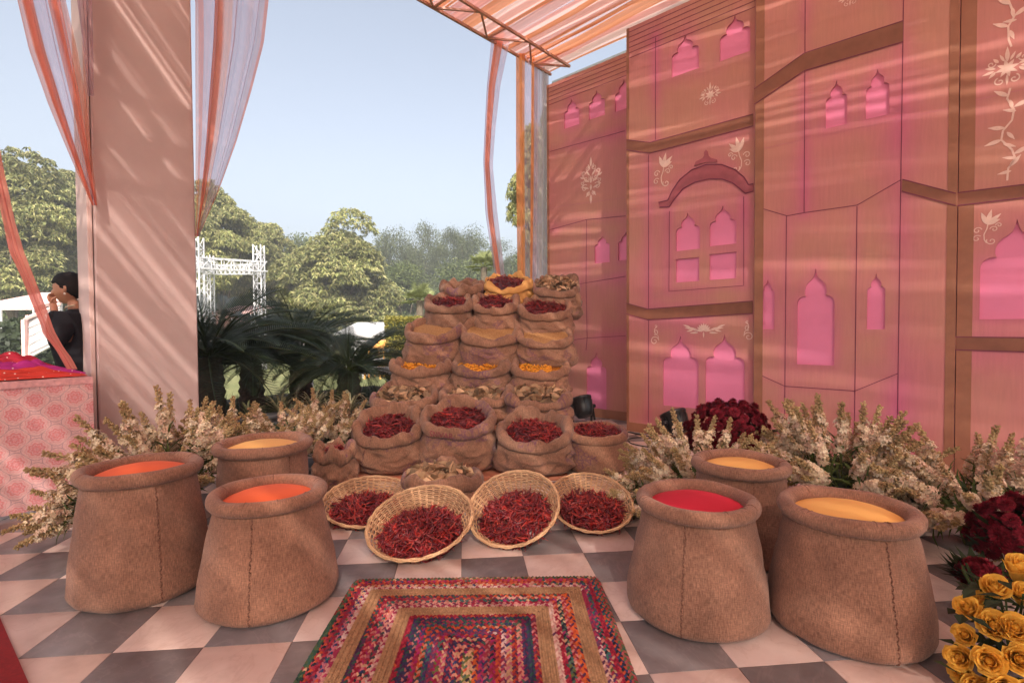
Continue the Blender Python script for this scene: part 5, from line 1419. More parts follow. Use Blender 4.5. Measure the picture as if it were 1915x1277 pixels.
def arrangement(px, Y, z0, label, n, spread, up, length, seed, az=(0, 2 * PI), lowcut=0.0, wide=.08):
    c = atY(px, 615, Y); c = Vector((c.x, c.y, 0)); r = random.Random(seed)
    root = empty('tuberose_arrangement', c, label, 'flowers', 'tuberose arrangements between the poufs and the wall')
    mb = MB(); mb.lathe(c, [(.06, .004), (.085, z0 * .5), (.07, z0), (.02, z0 + .03)], 14); mb.build('foam_base', VASE, root, smooth=True)
    mb = MB()
    for k in range(40):   # dark strap leaves at the foot
        a = r.uniform(0, 2 * PI); l = r.uniform(.12, .26); p = c + Vector((.05 * math.cos(a), .05 * math.sin(a), z0)); d_ = Vector((math.cos(a), math.sin(a), r.uniform(.1, 1.2))).normalized(); e = Vector((-math.sin(a), math.cos(a), 0)) * r.uniform(.008, .016)
        mb.add([p - e, p + e, p + d_ * l * .5 + e * 1.2, p + d_ * l * .5 - e * 1.2, p + d_ * l - Vector((0, 0, .04))], [(0, 1, 2, 3), (3, 2, 4)], (.035 * r.uniform(.7, 1.4), .06, .02))
    tag(mb.build('foliage', FOLI, root), kind='stuff')
    n = int(n * 1.35)
    for k in range(n):
        a = r.uniform(*az); q = r.random() ** .6; el = math.radians(up[1] - (up[1] - up[0]) * q)
        d_ = Vector((math.cos(a) * math.cos(el), math.sin(a) * math.cos(el), math.sin(el)))
        o = bpy.data.objects.new('flower_spike', SPK[r.randrange(len(SPK))]); COL.objects.link(o); o.parent = root
        s_ = length * r.uniform(.75, 1.12) / .5; o.scale = (s_ * .5 + .5, s_ * .5 + .5, s_)
        o.rotation_euler = (d_.to_track_quat('Z', 'Y') @ Matrix.Rotation(r.uniform(0, 6.3), 3, 'Z').to_quaternion()).to_euler()
        rr_ = wide * r.random() ** .5; ra = a + r.uniform(-.6, .6)
        o.location = (rr_ * math.cos(ra) * spread, rr_ * math.sin(ra), z0 * r.uniform(.6, 1.0))
    return root
arrangement(318, 3.05, .30, 'tall white tuberose bunch in front of the pillar', 44, 1.0, (12, 82), .50, 1, wide=.12)
arrangement(198, 2.72, .22, 'yellowish tuberose bunch drooping left beside the printed table', 12, 1.0, (-14, 38), .36, 2, az=(2.2, 4.3))
arrangement(430, 3.55, .26, 'tuberose bunch behind the pale yellow pouf', 34, 1.0, (15, 80), .42, 3, wide=.14)
arrangement(535, 4.0, .26, 'tuberose bunch before the planter, left of the small crumpled sack', 32, 1.4, (18, 80), .38, 4, wide=.16)
arrangement(628, 4.25, .24, 'tuberose bunch half hidden behind the front left chilli sack', 28, 1.0, (20, 80), .40, 5, wide=.14)
arrangement(1312, 3.1, .18, 'greenish tuberose bunch before the dark red chrysanthemums', 52, 1.0, (2, 78), .44, 6, wide=.12)
arrangement(1225, 3.15, .08, 'low tuberose bunch spilling toward the woven baskets', 20, 1.0, (-4, 45), .30, 16, az=(2.0, 4.6))
arrangement(1568, 3.0, .26, 'tall tuberose bunch against the bay tower panel', 62, 1.0, (4, 82), .48, 7, wide=.13)
arrangement(1690, 2.95, .14, 'low tuberose bunch between the two large ones at right', 22, 1.0, (5, 55), .32, 17)
arrangement(1835, 2.62, .22, 'pinkish tuberose bunch at the right edge, over the dark chrysanthemums', 66, 1.0, (-6, 80), .45, 8, wide=.15)

def mum_t(seed):
    r = random.Random(seed); mb = MB(); n = 300
    for i in range(n):
        z = 1 - 1.35 * (i + .5) / n; a = i * 2.399; q = math.sqrt(max(0, 1 - z * z)); d_ = Vector((q * math.cos(a), q * math.sin(a), z))
        e = d_.cross(Vector((0, 0, 1))); e = (e.normalized() if e.length > .01 else Vector((1, 0, 0))) * .085; u_ = d_.cross(e).normalized() * .10
        g = r.uniform(.5, 1.5); cc = (.20 * g, .012 * g, .026 * g); R_ = r.uniform(.8, 1.15)
        mb.add([d_ * .35 - e * .5, d_ * .35 + e * .5, d_ * .85 * R_ + e + u_, d_ * .85 * R_ - e + u_, d_ * 1.0 * R_ + u_ * 2.2], [(0, 1, 2, 3), (3, 2, 4)], cc)
    return mb.mesh()
MUM = [mum_t(i) for i in range(4)]
for m in MUM: m.materials.append(FLORET)
def mums(c, rx, ry, rz, n, hr, label, seed):
    r = random.Random(seed); root = empty('chrysanthemum_bunch', (c.x, c.y, 0), label, 'flowers', 'dark red chrysanthemum bunches')
    mb = MB(); cz = c.z
    for k in range(120):
        a = r.uniform(0, 2 * PI); q = r.uniform(.1, .95); p = Vector((c.x + rx * q * math.cos(a), c.y + ry * q * math.sin(a), max(.01, cz - rz * .2 + r.uniform(-.5, .5) * rz))); d_ = Vector((math.cos(a), math.sin(a), r.uniform(-.2, .9))); e = Vector((-math.sin(a), math.cos(a), .2)) * .018
        mb.add([p, p + d_ * .04 + e, p + d_ * .09, p + d_ * .04 - e], [(0, 1, 2, 3)], (.022, .04, .014))
    for k in range(14):
        a = r.uniform(0, 6.3); mb.tube([(c.x, c.y, .01), (c.x + rx * .6 * math.cos(a), c.y + ry * .6 * math.sin(a), cz)], .005, 4, (.03, .05, .015))
    tag(mb.build('foliage', FOLI, root), kind='stuff')
    i = 0
    while i < n:
        z = 1 - 1.55 * (i + .5) / n; a = i * 2.399; q = math.sqrt(max(0, 1 - z * z)); d_ = Vector((q * math.cos(a), q * math.sin(a), z)); j = r.uniform(.86, 1.05)
        p = Vector((rx * d_.x * j, ry * d_.y * j, cz + rz * d_.z * j)); i += 1
        if p.z < .03: continue
        o = bpy.data.objects.new('flower_head', MUM[r.randrange(4)]); COL.objects.link(o); o.parent = root; o.location = p
        s_ = hr * r.uniform(.8, 1.2); o.scale = (s_, s_, s_ * .85); o.rotation_euler = d_.to_track_quat('Z', 'Y').to_euler()
def P3d(px, py, Y): return atY(px, py, Y)
mums(P3d(1362, 815, 3.55), .27, .24, .24, 110, .036, 'rounded mass of dark red chrysanthemums at the foot of the wall', 1)
mums(P3d(1905, 1000, 2.10), .13, .16, .15, 44, .036, 'dark red chrysanthemums at the right edge, above the yellow roses', 2)
mums(P3d(1835, 1080, 2.0), .06, .07, .06, 18, .030, 'small dark red chrysanthemum cluster drooping left of the main one', 3)

def rose_t(seed):
    r = random.Random(seed); mb = MB()
    for layer, (n, rad, h, w, out) in enumerate(((3, .10, .92, .5, .0), (3, .22, 1.0, .6, .0), (4, .36, 1.04, .75, -.06), (5, .50, 1.0, .85, .0), (5, .62, .95, .95, .14), (4, .72, .82, 1.05, .4))):
        for k in range(n):
            a = 2 * PI * k / n + layer * .6 + r.uniform(-.15, .15); nu, nv = 5, 5; V = []; F = []
            for j in range(nv):
                v = j / (nv - 1)
                for i in range(nu):
                    u = (i / (nu - 1) - .5) * 2; wid = w * (math.sin(PI * (.15 + .72 * v)) ** .6); aa = a + u * wid / max(.4, rad + .2) * .8
                    R_ = .12 + (rad - .12) * v ** .7 + out * .28 * v ** 3 + .05 * u * u * (1 if layer > 2 else -1) ; z = -.55 + (h + .55) * v - .20 * u * u * v - out * .30 * v ** 4 + .05 * mnoise.noise(Vector((u * 2.5, v * 3, seed + k + layer * 7)))
                    R_ += .06 * mnoise.noise(Vector((u * 3, v * 2, seed * 3 + k + layer * 5)))
                    V.append((R_ * math.cos(aa), R_ * math.sin(aa), z))
            for j in range(nv - 1):
                for i in range(nu - 1): F.append((j * nu + i, j * nu + i + 1, (j + 1) * nu + i + 1, (j + 1) * nu + i))
            g = r.uniform(.9, 1.1); mb.add(V, F, (.90 * g, .60 * g, .11 * g))
    mb.lathe((0, 0, 0), [(.1, -.5), (.22, -.1), (.24, .35), (.15, .7), (.05, .78)], 10, None, (.80, .46, .06))
    mb.tube([(0, 0, -.6), (0, 0, -1.8)], .09, 5, (.06, .10, .03))
    for k in range(5):
        a = 2 * PI * k / 5; mb.add([(.1 * math.cos(a), .1 * math.sin(a), -.6), (.45 * math.cos(a + .3), .45 * math.sin(a + .3), -.45), (.75 * math.cos(a), .75 * math.sin(a), -.3), (.45 * math.cos(a - .3), .45 * math.sin(a - .3), -.45)], [(0, 1, 2, 3)], (.05, .09, .03))
    return mb.mesh()
ROSE_M = [rose_t(i) for i in range(4)]
for m in ROSE_M: m.materials.append(FLORET)
rc = atY(1915, 1230, 1.62); root = empty('rose_bunch', (rc.x, rc.y, 0), 'bunch of yellow roses with dark leaves in the lower right corner', 'flowers')
r = random.Random(9)
for px, py, Y, s_ in ((1862, 1105, 1.62, 1.05), (1903, 1070, 1.66, 1.15), (1812, 1140, 1.6, .95), (1912, 1118, 1.60, 1.0), (1858, 1172, 1.55, 1.15), (1806, 1188, 1.58, .85), (1896, 1178, 1.52, 1.15), (1797, 1228, 1.56, 1.0), (1850, 1235, 1.5, 1.1), (1905, 1232, 1.48, 1.1),
                      (1828, 1292, 1.52, .95), (1880, 1285, 1.46, 1.1), (1935, 1290, 1.45, 1.1), (1945, 1090, 1.6, 1.1), (1950, 1160, 1.55, 1.1), (1940, 1225, 1.5, 1.0), (1800, 1300, 1.58, .9), (1850, 1330, 1.5, 1.0), (1910, 1340, 1.45, 1.0), (1960, 1330, 1.5, 1.0), (1835, 1128, 1.66, .8)):
    p = atY(px, py, Y); o = bpy.data.objects.new('rose', ROSE_M[r.randrange(4)]); COL.objects.link(o); o.parent = root
    p.z = max(p.z, .05); o.location = p - root.location; d_ = (p - Vector((rc.x + .02, rc.y + .06, .0))); d_ += Vector((-.05, -.12, .05)); o.rotation_euler = d_.to_track_quat('Z', 'Y').to_euler(); k = .046 * s_; o.scale = (k, k, k * 1.1)
mb = MB()
for k in range(150):
    px, py, Y = r.uniform(1790, 1960), r.uniform(1100, 1330), r.uniform(1.52, 1.8); p = atY(px, py, Y)
    if p.z < .02: continue
    a = r.uniform(0, 6.3); d_ = Vector((math.cos(a), math.sin(a), r.uniform(-.4, .6))); e = d_.cross(Vector((0, 0, 1))).normalized() * .018; l = r.uniform(.05, .08)
    mb.add([p, p + d_ * l * .5 + e + Vector((0, 0, .006)), p + d_ * l, p + d_ * l * .5 - e + Vector((0, 0, .006))], [(0, 1, 2, 3)], (.022, .042, .018))
for k in range(16):
    a = r.uniform(0, 6.3); mb.tube([(rc.x + .02, rc.y + .06, 0), (rc.x + .12 * math.cos(a), rc.y + .05 + .12 * math.sin(a), .3)], .004, 4, (.04, .07, .02))
tag(mb.build('foliage', FOLI, root), kind='stuff')

# ================================================================ PLANTER, CYCADS, STRIPED PLANTS
e1 = edgept(380); e2 = edgept(930); 
stone = simple('planter_stone', (.10, .11, .12), .5, .25, 8)
pn = -Wd
root = empty('planter', (e1 + e2) / 2 + pn * .35, 'long dark stone planter along the open edge, holding the cycads', 'planter')
mb = MB(); Rp = Matrix((Ud, Wd, Vector((0, 0, 1)))).transposed()
mb.box((e1 + e2) / 2 + pn * .22 + Vector((0, 0, .15)), ((e2 - e1).length, .14, .36), Rp); mb.build('wall', stone, root, bevel=.008)
mb = MB(); mb.box((e1 + e2) / 2 + pn * .21 + Vector((0, 0, .345)), ((e2 - e1).length + .02, .2, .03), Rp); mb.build('coping', stone, root, bevel=.006)
mb = MB(); mb.box((e1 + e2) / 2 + pn * 1.6 + Vector((0, 0, .05)), ((e2 - e1).length, 2.6, .3), Rp); mb.build('soil', simple('dark_soil', (.035, .025, .018), 1, .4, 20, .5), root)
def frond_t(seed):
    r = random.Random(seed); mb = MB(); n = 52; L = 1.0; bend = r.uniform(.7, 1.5)
    def ax_(t): return Vector((math.sin(t * bend) / bend * L, 0, -(1 - math.cos(t * bend)) / bend * L))
    mb.tube([ax_(i / 8) for i in range(9)], [.011 * (1 - i / 9) + .002 for i in range(9)], 4, (.05, .07, .02))
    for i in range(n):
        t = .14 + .85 * i / n; p = ax_(t); tan = (ax_(t + .01) - p).normalized(); up_ = Vector((0, 0, 1)) - tan * tan.z; up_.normalize()
        ll = .19 * math.sin(PI * min(.97, .12 + .88 * t)) ** .6 * r.uniform(.9, 1.08)
        for s_ in (-1, 1):
            d_ = (Vector((0, s_, 0)) * .8 + tan * .55 + up_ * .6).normalized(); e = tan * .0042; g = r.uniform(.7, 1.2); tip = p + d_ * ll - Vector((0, 0, .18 * ll)); md = p + d_ * ll * .5
            mb.add([p - e * .7, p + e * .7, md + e, md - e, tip], [(0, 1, 2, 3), (3, 2, 4)], (.034 * g, .058 * g, .026 * g))
    return mb.mesh()
FRD = [frond_t(i) for i in range(5)]
for m in FRD: m.materials.append(CYC)
TRK = simple('cycad_trunk', (.06, .035, .022), .95, .5, 40, .8)
def cycad(px, pyc, Y, n, L, label, seed, el=(-5, 75)):
    r = random.Random(seed); c = atY(px, pyc, Y); root = empty('cycad', (c.x, c.y, .1), label, 'cycad', 'dark cycads in the planter')
    mb = MB(); prof = []; H = max(.12, c.z - .1)
    for k in range(14): prof.append((.13 + .02 * (k % 2) - .03 * (k / 13) ** 3, .0 + H * k / 13))
    mb.lathe((c.x, c.y, .08), prof, 16); mb.build('trunk', TRK, root)
    for k in range(n):
        a = k * 2.399 + r.uniform(-.2, .2); e = math.radians(el[1] - (el[1] - el[0]) * (k / n) ** .8 + r.uniform(-6, 6))
        o = bpy.data.objects.new('frond', FRD[r.randrange(5)]); COL.objects.link(o); o.parent = root; o.location = (.05 * math.cos(a), .05 * math.sin(a), c.z - .1)
        s_ = L * r.uniform(.85, 1.1); o.scale = (s_, s_, s_); o.rotation_euler = (Matrix.Rotation(a, 3, 'Z') @ Matrix.Rotation(-e, 3, 'Y') @ Matrix.Rotation(r.uniform(-.3, .3), 3, 'X')).to_euler()
cycad(392, 665, 5.3, 54, 1.15, 'large dark cycad with thick trunk right beside the pillar', 1, (4, 66))
cycad(562, 655, 6.6, 50, 1.0, 'middle cycad whose fronds rise highest behind the others', 2, (0, 80))
cycad(652, 695, 5.75, 60, .80, 'right hand cycad next to the sacks with fronds spread low', 3, (2, 72))
cycad(470, 680, 6.0, 50, 1.0, 'cycad between the pillar side one and the middle one', 4, (6, 64))
STRP = vmat('striped_blade', .6, .3, .2, .1, 20)
def blades(px, py, Y, n, L, label, seed, pale):
    r = random.Random(seed); c = atY(px, py, Y); base = Vector((c.x, c.y, .32)); mb = MB()
    for k in range(n):
        a = r.uniform(0, 6.3); el = r.uniform(.5, 1.45); l = L * r.uniform(.6, 1.1); dh = Vector((math.cos(a), math.sin(a), 0)); e = Vector((-math.sin(a), math.cos(a), 0)); m = 6
        for (o0, o1, cc) in ((-1, -.45, pale), (-.45, .45, (.10, .13, .05)), (.45, 1, pale)):
            V = []; F = []
            for i in range(m + 1):
                t = i / m; p = base + dh * (math.cos(el) * l * t + l * .25 * t * t) + Vector((0, 0, math.sin(el) * l * t - l * .55 * t ** 3)); w = .009 * math.sin(PI * min(.96, .2 + .8 * t))
                V += [p + e * w * o0, p + e * w * o1]
            for i in range(m): F.append((i * 2, i * 2 + 1, i * 2 + 3, i * 2 + 2))
            mb.add(V, F, cc)
    o = mb.build('striped_plant', STRP, None, base); tag(o, label, 'plant', 'striped grassy plants in the planter')
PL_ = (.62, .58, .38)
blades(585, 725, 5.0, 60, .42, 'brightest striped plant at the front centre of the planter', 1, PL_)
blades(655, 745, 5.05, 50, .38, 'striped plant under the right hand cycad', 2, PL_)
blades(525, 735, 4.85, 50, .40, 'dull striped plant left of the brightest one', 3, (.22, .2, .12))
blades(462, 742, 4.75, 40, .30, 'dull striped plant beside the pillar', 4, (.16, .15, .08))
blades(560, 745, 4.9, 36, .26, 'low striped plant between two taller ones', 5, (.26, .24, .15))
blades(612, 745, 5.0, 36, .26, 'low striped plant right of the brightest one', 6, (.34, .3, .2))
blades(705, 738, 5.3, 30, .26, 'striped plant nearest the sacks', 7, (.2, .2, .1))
mb = MB(); r = random.Random(4)
for k in range(2600):
    u = r.random(); v = r.uniform(.35, 2.3); p = e1.lerp(e2, u) + pn * v; a = r.uniform(0, 6.3); l = r.uniform(.06, .2); d_ = Vector((math.cos(a) * .5, math.sin(a) * .5, 1)).normalized(); e = Vector((-math.sin(a), math.cos(a), 0)) * .008; p.z = .2
    g = r.uniform(.6, 1.4); mb.add([p - e, p + e, p + d_ * l], [(0, 1, 2)], (.03 * g, .05 * g, .02 * g))
tag(mb.build('ground_cover', FOLI, None, (e1 + e2) / 2 + pn), 'dark undergrowth filling the planter below the cycads', 'undergrowth', None, 'stuff')

# ================================================================ BACKGROUND GARDEN
BARK = simple('bark', (.11, .085, .06), .95, .4, 12, .6)
def crown_np(seed, n_cl, leaf, kind, cols):
    """unit crown: clumps of leaf tufts over lobes; returns V,F,C"""
    r = np.random.default_rng(seed)
    lobes = []
    for i in range(44):
        z = r.uniform(-1, 1); a = r.uniform(0, 2 * PI); q = math.sqrt(max(0, 1 - z * z)) * r.uniform(.4, .8)
        lobes.append((q * math.cos(a), q * math.sin(a), z * .80, r.uniform(.22, .38)))
    for i in range(14): lobes.append((*(r.normal(size=3) * .3), r.uniform(.3, .45)))
    L = np.array(lobes); V = []; C = []
    idx = r.integers(0, len(L), n_cl); d = r.normal(size=(n_cl, 3)); d /= np.linalg.norm(d, axis=1)[:, None]; d[:, 2] = np.abs(d[:, 2]) * .9 - .25
    cen = L[idx, :3] + d * L[idx, 3:4] * r.uniform(.75, 1.05, (n_cl, 1)); lob = r.uniform(.75, 1.2, len(L))[idx]
    nl = 9 if kind == 'A' else 8
    for m in range(nl):
        a = r.uniform(0, 2 * PI, n_cl)
        if kind == 'A':
            dz = r.uniform(-.75, .35, n_cl)
            dv = np.stack([np.cos(a), np.sin(a), dz], 1); dv /= np.linalg.norm(dv, axis=1)[:, None]
            sd = np.cross(dv, r.normal(size=(n_cl, 3))); sd /= np.linalg.norm(sd, axis=1)[:, None]
            l = leaf * r.uniform(.7, 1.3, (n_cl, 1)); w = l * .16
            p0 = cen; p1 = cen + dv * l * .5 + sd * w; p2 = cen + dv * l - np.array([0, 0, .35]) * l; p3 = cen + dv * l * .5 - sd * w
        else:
            o = r.normal(size=(n_cl, 3)) * leaf * 1.6; dv = r.normal(size=(n_cl, 3)); dv /= np.linalg.norm(dv, axis=1)[:, None]
            sd = np.cross(dv, r.normal(size=(n_cl, 3))); sd /= np.linalg.norm(sd, axis=1)[:, None]; l = leaf * r.uniform(.6, 1.2, (n_cl, 1))
            p0 = cen + o; p1 = p0 + dv * l * .5 + sd * l * .33; p2 = p0 + dv * l; p3 = p0 + dv * l * .5 - sd * l * .33
        V.append(np.stack([p0, p1, p2, p3], 1).reshape(-1, 3))
        cc = np.array(cols)[r.integers(0, len(cols), n_cl)] * (r.uniform(.75, 1.25, (n_cl, 1)) * lob[:, None]); C.append(np.repeat(cc, 4, 0))
    V = np.concatenate(V); C = np.clip(np.concatenate(C), 0, 1); F = np.arange(len(V)).reshape(-1, 4)
    return mesh_np(V, F, C)
YG = [(.25, .255, .085), (.30, .29, .11), (.20, .22, .075), (.35, .32, .14), (.16, .18, .065)]
DG = [(.065, .085, .03), (.085, .105, .04), (.05, .065, .028), (.11, .12, .05)]
MG = [(.09, .12, .035), (.12, .14, .045), (.07, .095, .03)]
CRA = [crown_np(i, 12000, .062, 'A', YG) for i in range(3)]; CRB = [crown_np(20 + i, 3400, .042, 'B', DG) for i in range(3)]; CRM = [crown_np(30 + i, 3000, .06, 'B', MG) for i in range(2)]
for m in CRA + CRB + CRM: m.materials.append(FOLI)
def trunk_mesh(seed, h, rad, spread):
    r = random.Random(seed); mb = MB(); fork = h * .45
    mb.tube([(0, 0, -.1), (r.uniform(-.1, .1), 0, fork * .5), (r.uniform(-.15, .15), r.uniform(-.1, .1), fork)], [rad, rad * .8, rad * .7], 8)
    for k in range(6):
        a = k * 1.05 + r.uniform(-.3, .3); p0 = Vector((0, 0, fork * r.uniform(.7, 1))); p2 = Vector((spread * .6 * math.cos(a), spread * .6 * math.sin(a), h * r.uniform(1.0, 1.35))); mb.tube([p0, (p0 + p2) / 2 + Vector((0, 0, .1 * h)), p2], [rad * .5, rad * .33, rad * .12], 6)
    return mb
ti = [0]
def tree(px, ytop, wpx, Y, kind, label, squash=.9):
    ti[0] += 1; c = atY(px, ytop, Y); W = wpx * Y / FPX / 2; Hc = W * squash; top = c.z
    g = -.12; cz = top - Hc * 1.02
    root = empty('tree', (c.x, Y, g), label, 'tree', 'trees beyond the lawn')
    M_ = {'A': CRA, 'B': CRB, 'M': CRM}[kind]; o = bpy.data.objects.new('crown', M_[ti[0] % len(M_)]); COL.objects.link(o); o.parent = root
    o.location = (0, 0, cz - g); o.scale = (W, W, Hc * 1.12); o.rotation_euler = (0, 0, ti[0] * 1.3)
    mb = trunk_mesh(ti[0], max(.8, cz - g - Hc * .1), .045 * W + .05, W); t_ = link(mb.mesh(), 'trunk', BARK); t_.parent = root; t_.location = (0, 0, 0)
for a in ((15, 312, 240, 24, 'A', 'yellow green feathery tree at the far left edge', 1.05), (140, 325, 150, 27, 'A', 'yellow green tree showing between left drape and pillar', 1.25), (95, 400, 200, 34, 'M', 'darker tree behind the two at far left', 1.0),
          (412, 366, 165, 30, 'A', 'yellow green tree just right of the pillar behind the white truss', 1.25), (492, 418, 120, 34, 'A', 'yellow green tree behind the right truss tower', 1.4), (636, 428, 225, 31, 'A', 'broad rounded yellow green tree in the middle of the garden', .98),
          (560, 455, 120, 44, 'M', 'small green tree in the gap left of the broad tree', 1.2), (735, 428, 105, 50, 'B', 'dark tall tree next to the broad rounded tree', 1.6), (786, 422, 95, 54, 'B', 'tallest of the dark hazy trees', 1.8), (842, 436, 85, 52, 'B', 'dark hazy tree behind the top left sack', 1.7),
          (884, 428, 95, 50, 'B', 'dark tree left of the narrow drape', 1.5), (935, 455, 80, 46, 'B', 'dark tree seen beside and through the narrow drape', 1.5), (990, 470, 90, 44, 'M', 'green tree seen through the orange drape', 1.4), (760, 500, 130, 40, 'M', 'low green tree under the dark ones', .9), (860, 500, 150, 42, 'M', 'low green tree behind the fan palm', .9),
          (300, 400, 160, 33, 'A', 'yellow green tree hidden mostly behind the pillar', 1.1), (450, 500, 130, 38, 'M', 'low dark green tree behind the white truss', .9), (30, 480, 180, 30, 'M', 'low green tree behind the pink tents', .8), (560, 510, 150, 48, 'M', 'low green tree behind the broad tree', .8), (670, 520, 160, 50, 'B', 'low dark tree behind the broad tree', .8),
          (1016, 225, 135, 13.5, 'A', 'nearer tree peeking out between the orange drapes', 1.9)):
    tree(*a)
# far wood closing the horizon
fv = []; fc = []; r_ = np.random.default_rng(5); n = 26000
x = r_.uniform(-75, 30, n); y_ = r_.uniform(62, 70, n); h_ = 5.2 + 1.6 * np.sin(x * .35) + 1.2 * np.sin(x * .9 + 1); z = r_.uniform(-.1, 1, n) * h_; s_ = r_.uniform(.25, .5, n)
d1 = r_.normal(size=(n, 3)); d1 /= np.linalg.norm(d1, axis=1)[:, None]; d2 = np.cross(d1, r_.normal(size=(n, 3))); d2 /= np.linalg.norm(d2, axis=1)[:, None]
c_ = np.stack([x, y_, z], 1); V = np.stack([c_, c_ + d1 * s_[:, None] + d2 * s_[:, None] * .5, c_ + d1 * 2 * s_[:, None], c_ + d1 * s_[:, None] - d2 * s_[:, None] * .5], 1).reshape(-1, 3)
cc = np.repeat(np.array(DG)[r_.integers(0, 4, n)] * r_.uniform(.8, 1.3, (n, 1)), 4, 0)
o = link(mesh_np(V, np.arange(4 * n).reshape(-1, 4), cc), 'far_wood', FOLI, smooth=False); tag(o, 'distant dark belt of trees closing the garden', 'wood', None, 'stuff')

# fan palms
def palm(px, py, Y, n, L, label, seed):
    r = random.Random(seed); c = atY(px, py, Y); root = empty('fan_palm', (c.x, Y, -.12), label, 'palm', 'fan palms in the garden')
    mb = MB(); mb.tube([(c.x, Y, -.12), (c.x, Y, c.z)], [.14, .1], 8); mb.build('trunk', BARK, root)
    for k in range(n):
        mb = MB(); a = k * 2.4; el = math.radians(r.uniform(-5, 75)); d_ = Vector((math.cos(a) * math.cos(el), math.sin(a) * math.cos(el), math.sin(el))); hub = c + d_ * L * .45
        mb.tube([c, hub], .012, 4, (.16, .18, .06)); s_ = d_.cross(Vector((0, 0, 1))).normalized(); u_ = s_.cross(d_)
        for j in range(17):
            b_ = math.radians(-100 + 200 * j / 16); f_ = (d_ * math.cos(b_) + s_ * math.sin(b_)).normalized(); e = (f_.cross(u_)).normalized() * .028; ll = L * .6 * r.uniform(.85, 1.1); g = r.uniform(.8, 1.2)
            mb.add([hub, hub + f_ * ll * .5 + e, hub + f_ * ll - Vector((0, 0, .12 * ll)), hub + f_ * ll * .5 - e], [(0, 1, 2, 3)], (.27 * g, .30 * g, .13 * g))
        mb.build('fan_leaf', FOLI, root)
palm(785, 562, 15, 15, .62, 'pale fan palm standing over the clipped hedge', 1)
palm(905, 500, 16, 14, .6, 'fan palm left of the narrow drape, above the sacks', 2)
# clipped hedge
hb = atY(765, 640, 10.5); mb = MB(); r = random.Random(6); hc = Vector((hb.x + .15, 10.6, 0))
mb.box((hc.x, hc.y, .6), (.95, 1.0, 1.36), None, (.05, .06, .015))
for k in range(9000):
    f_ = r.randrange(4); u, v = r.uniform(-1, 1), r.uniform(-1, 1); ju = 1 + .06 * mnoise.noise(Vector((u * 3, v * 3, f_)))
    if f_ == 0: p = Vector((hc.x + u * .52, hc.y - .52 * ju, .62 + v * .76))
    elif f_ == 1: p = Vector((hc.x - .52 * ju, hc.y + u * .52, .62 + v * .76))
    elif f_ == 2: p = Vector((hc.x + .52 * ju, hc.y + u * .52, .62 + v * .76))
    else: p = Vector((hc.x + u * .52, hc.y + v * .52, 1.34 + .05 * mnoise.noise(Vector((u * 4, v * 4, 3)))))
    d_ = Vector((r.gauss(0, 1), r.gauss(0, 1), r.gauss(0, 1))).normalized(); e = d_.orthogonal().normalized() * .016; g = r.uniform(.6, 1.3)
    mb.add([p, p + d_ * .022 + e, p + d_ * .05, p + d_ * .022 - e], [(0, 1, 2, 3)], (.26 * g, .235 * g, .05 * g))
o = mb.build('hedge', FOLI, None, hc); tag(o, 'clipped square yellow green hedge left of the grain sacks', 'hedge')
# white lighting truss
wst = simple('white_painted_truss', (.5, .5, .52), .5, .05, 5)
tr = empty('lighting_truss', atY(430, 640, 16), 'white aluminium lighting truss frame standing in the garden', 'truss')
def lattice(a, b_, w, seg, parent, name):
    a = Vector(a); b_ = Vector(b_); d_ = (b_ - a); L_ = d_.length; d_.normalize(); x = d_.orthogonal().normalized() if abs(d_.z) < .9 else Vector((1, 0, 0)); x = Vector((0, 0, 1)).cross(d_).normalized() if abs(d_.z) < .9 else x; y__ = d_.cross(x)
    mb = MB(); cs = [x * sx_ * w / 2 + y__ * sy_ * w / 2 for sx_, sy_ in ((-1, -1), (1, -1), (1, 1), (-1, 1))]
    for c in cs: mb.bar(a + c, b_ + c, .032)
    n = max(2, int(L_ / seg))
    for k in range(n):
        p, q = a + d_ * L_ * k / n, a + d_ * L_ * (k + 1) / n
        for i in range(4):
            c, c2 = cs[i], cs[(i + 1) % 4]; mb.bar(p + c, p + c2, .018)
            mb.bar(p + (c if k % 2 else c2), q + (c2 if k % 2 else c), .017)
    mb.build(name, wst, parent)
def tp(px, py, Y): return atY(px, py, Y)
b1, b2, b3 = tp(372, 640, 14.5), tp(393, 640, 18.5), tp(487, 640, 16.5)
for bpos, top in ((b1, 444), (b2, 478), (b3, 459)):
    h = tp(372, top, bpos.y).z; lattice((bpos.x, bpos.y, -.12), (bpos.x, bpos.y, h), .24, .3, tr, 'tower')
z1, z2, z3 = tp(372, 492, 14.5).z, tp(393, 505, 18.5).z, tp(487, 499, 16.5).z
lattice((b1.x, b1.y, z1), (b3.x + .15, b3.y, z3), .3, .3, tr, 'beam'); lattice((b2.x, b2.y, z2), (b3.x, b3.y, z3 - .08), .3, .3, tr, 'beam'); lattice((b1.x, b1.y, z1), (b2.x, b2.y, z2), .3, .3, tr, 'beam')
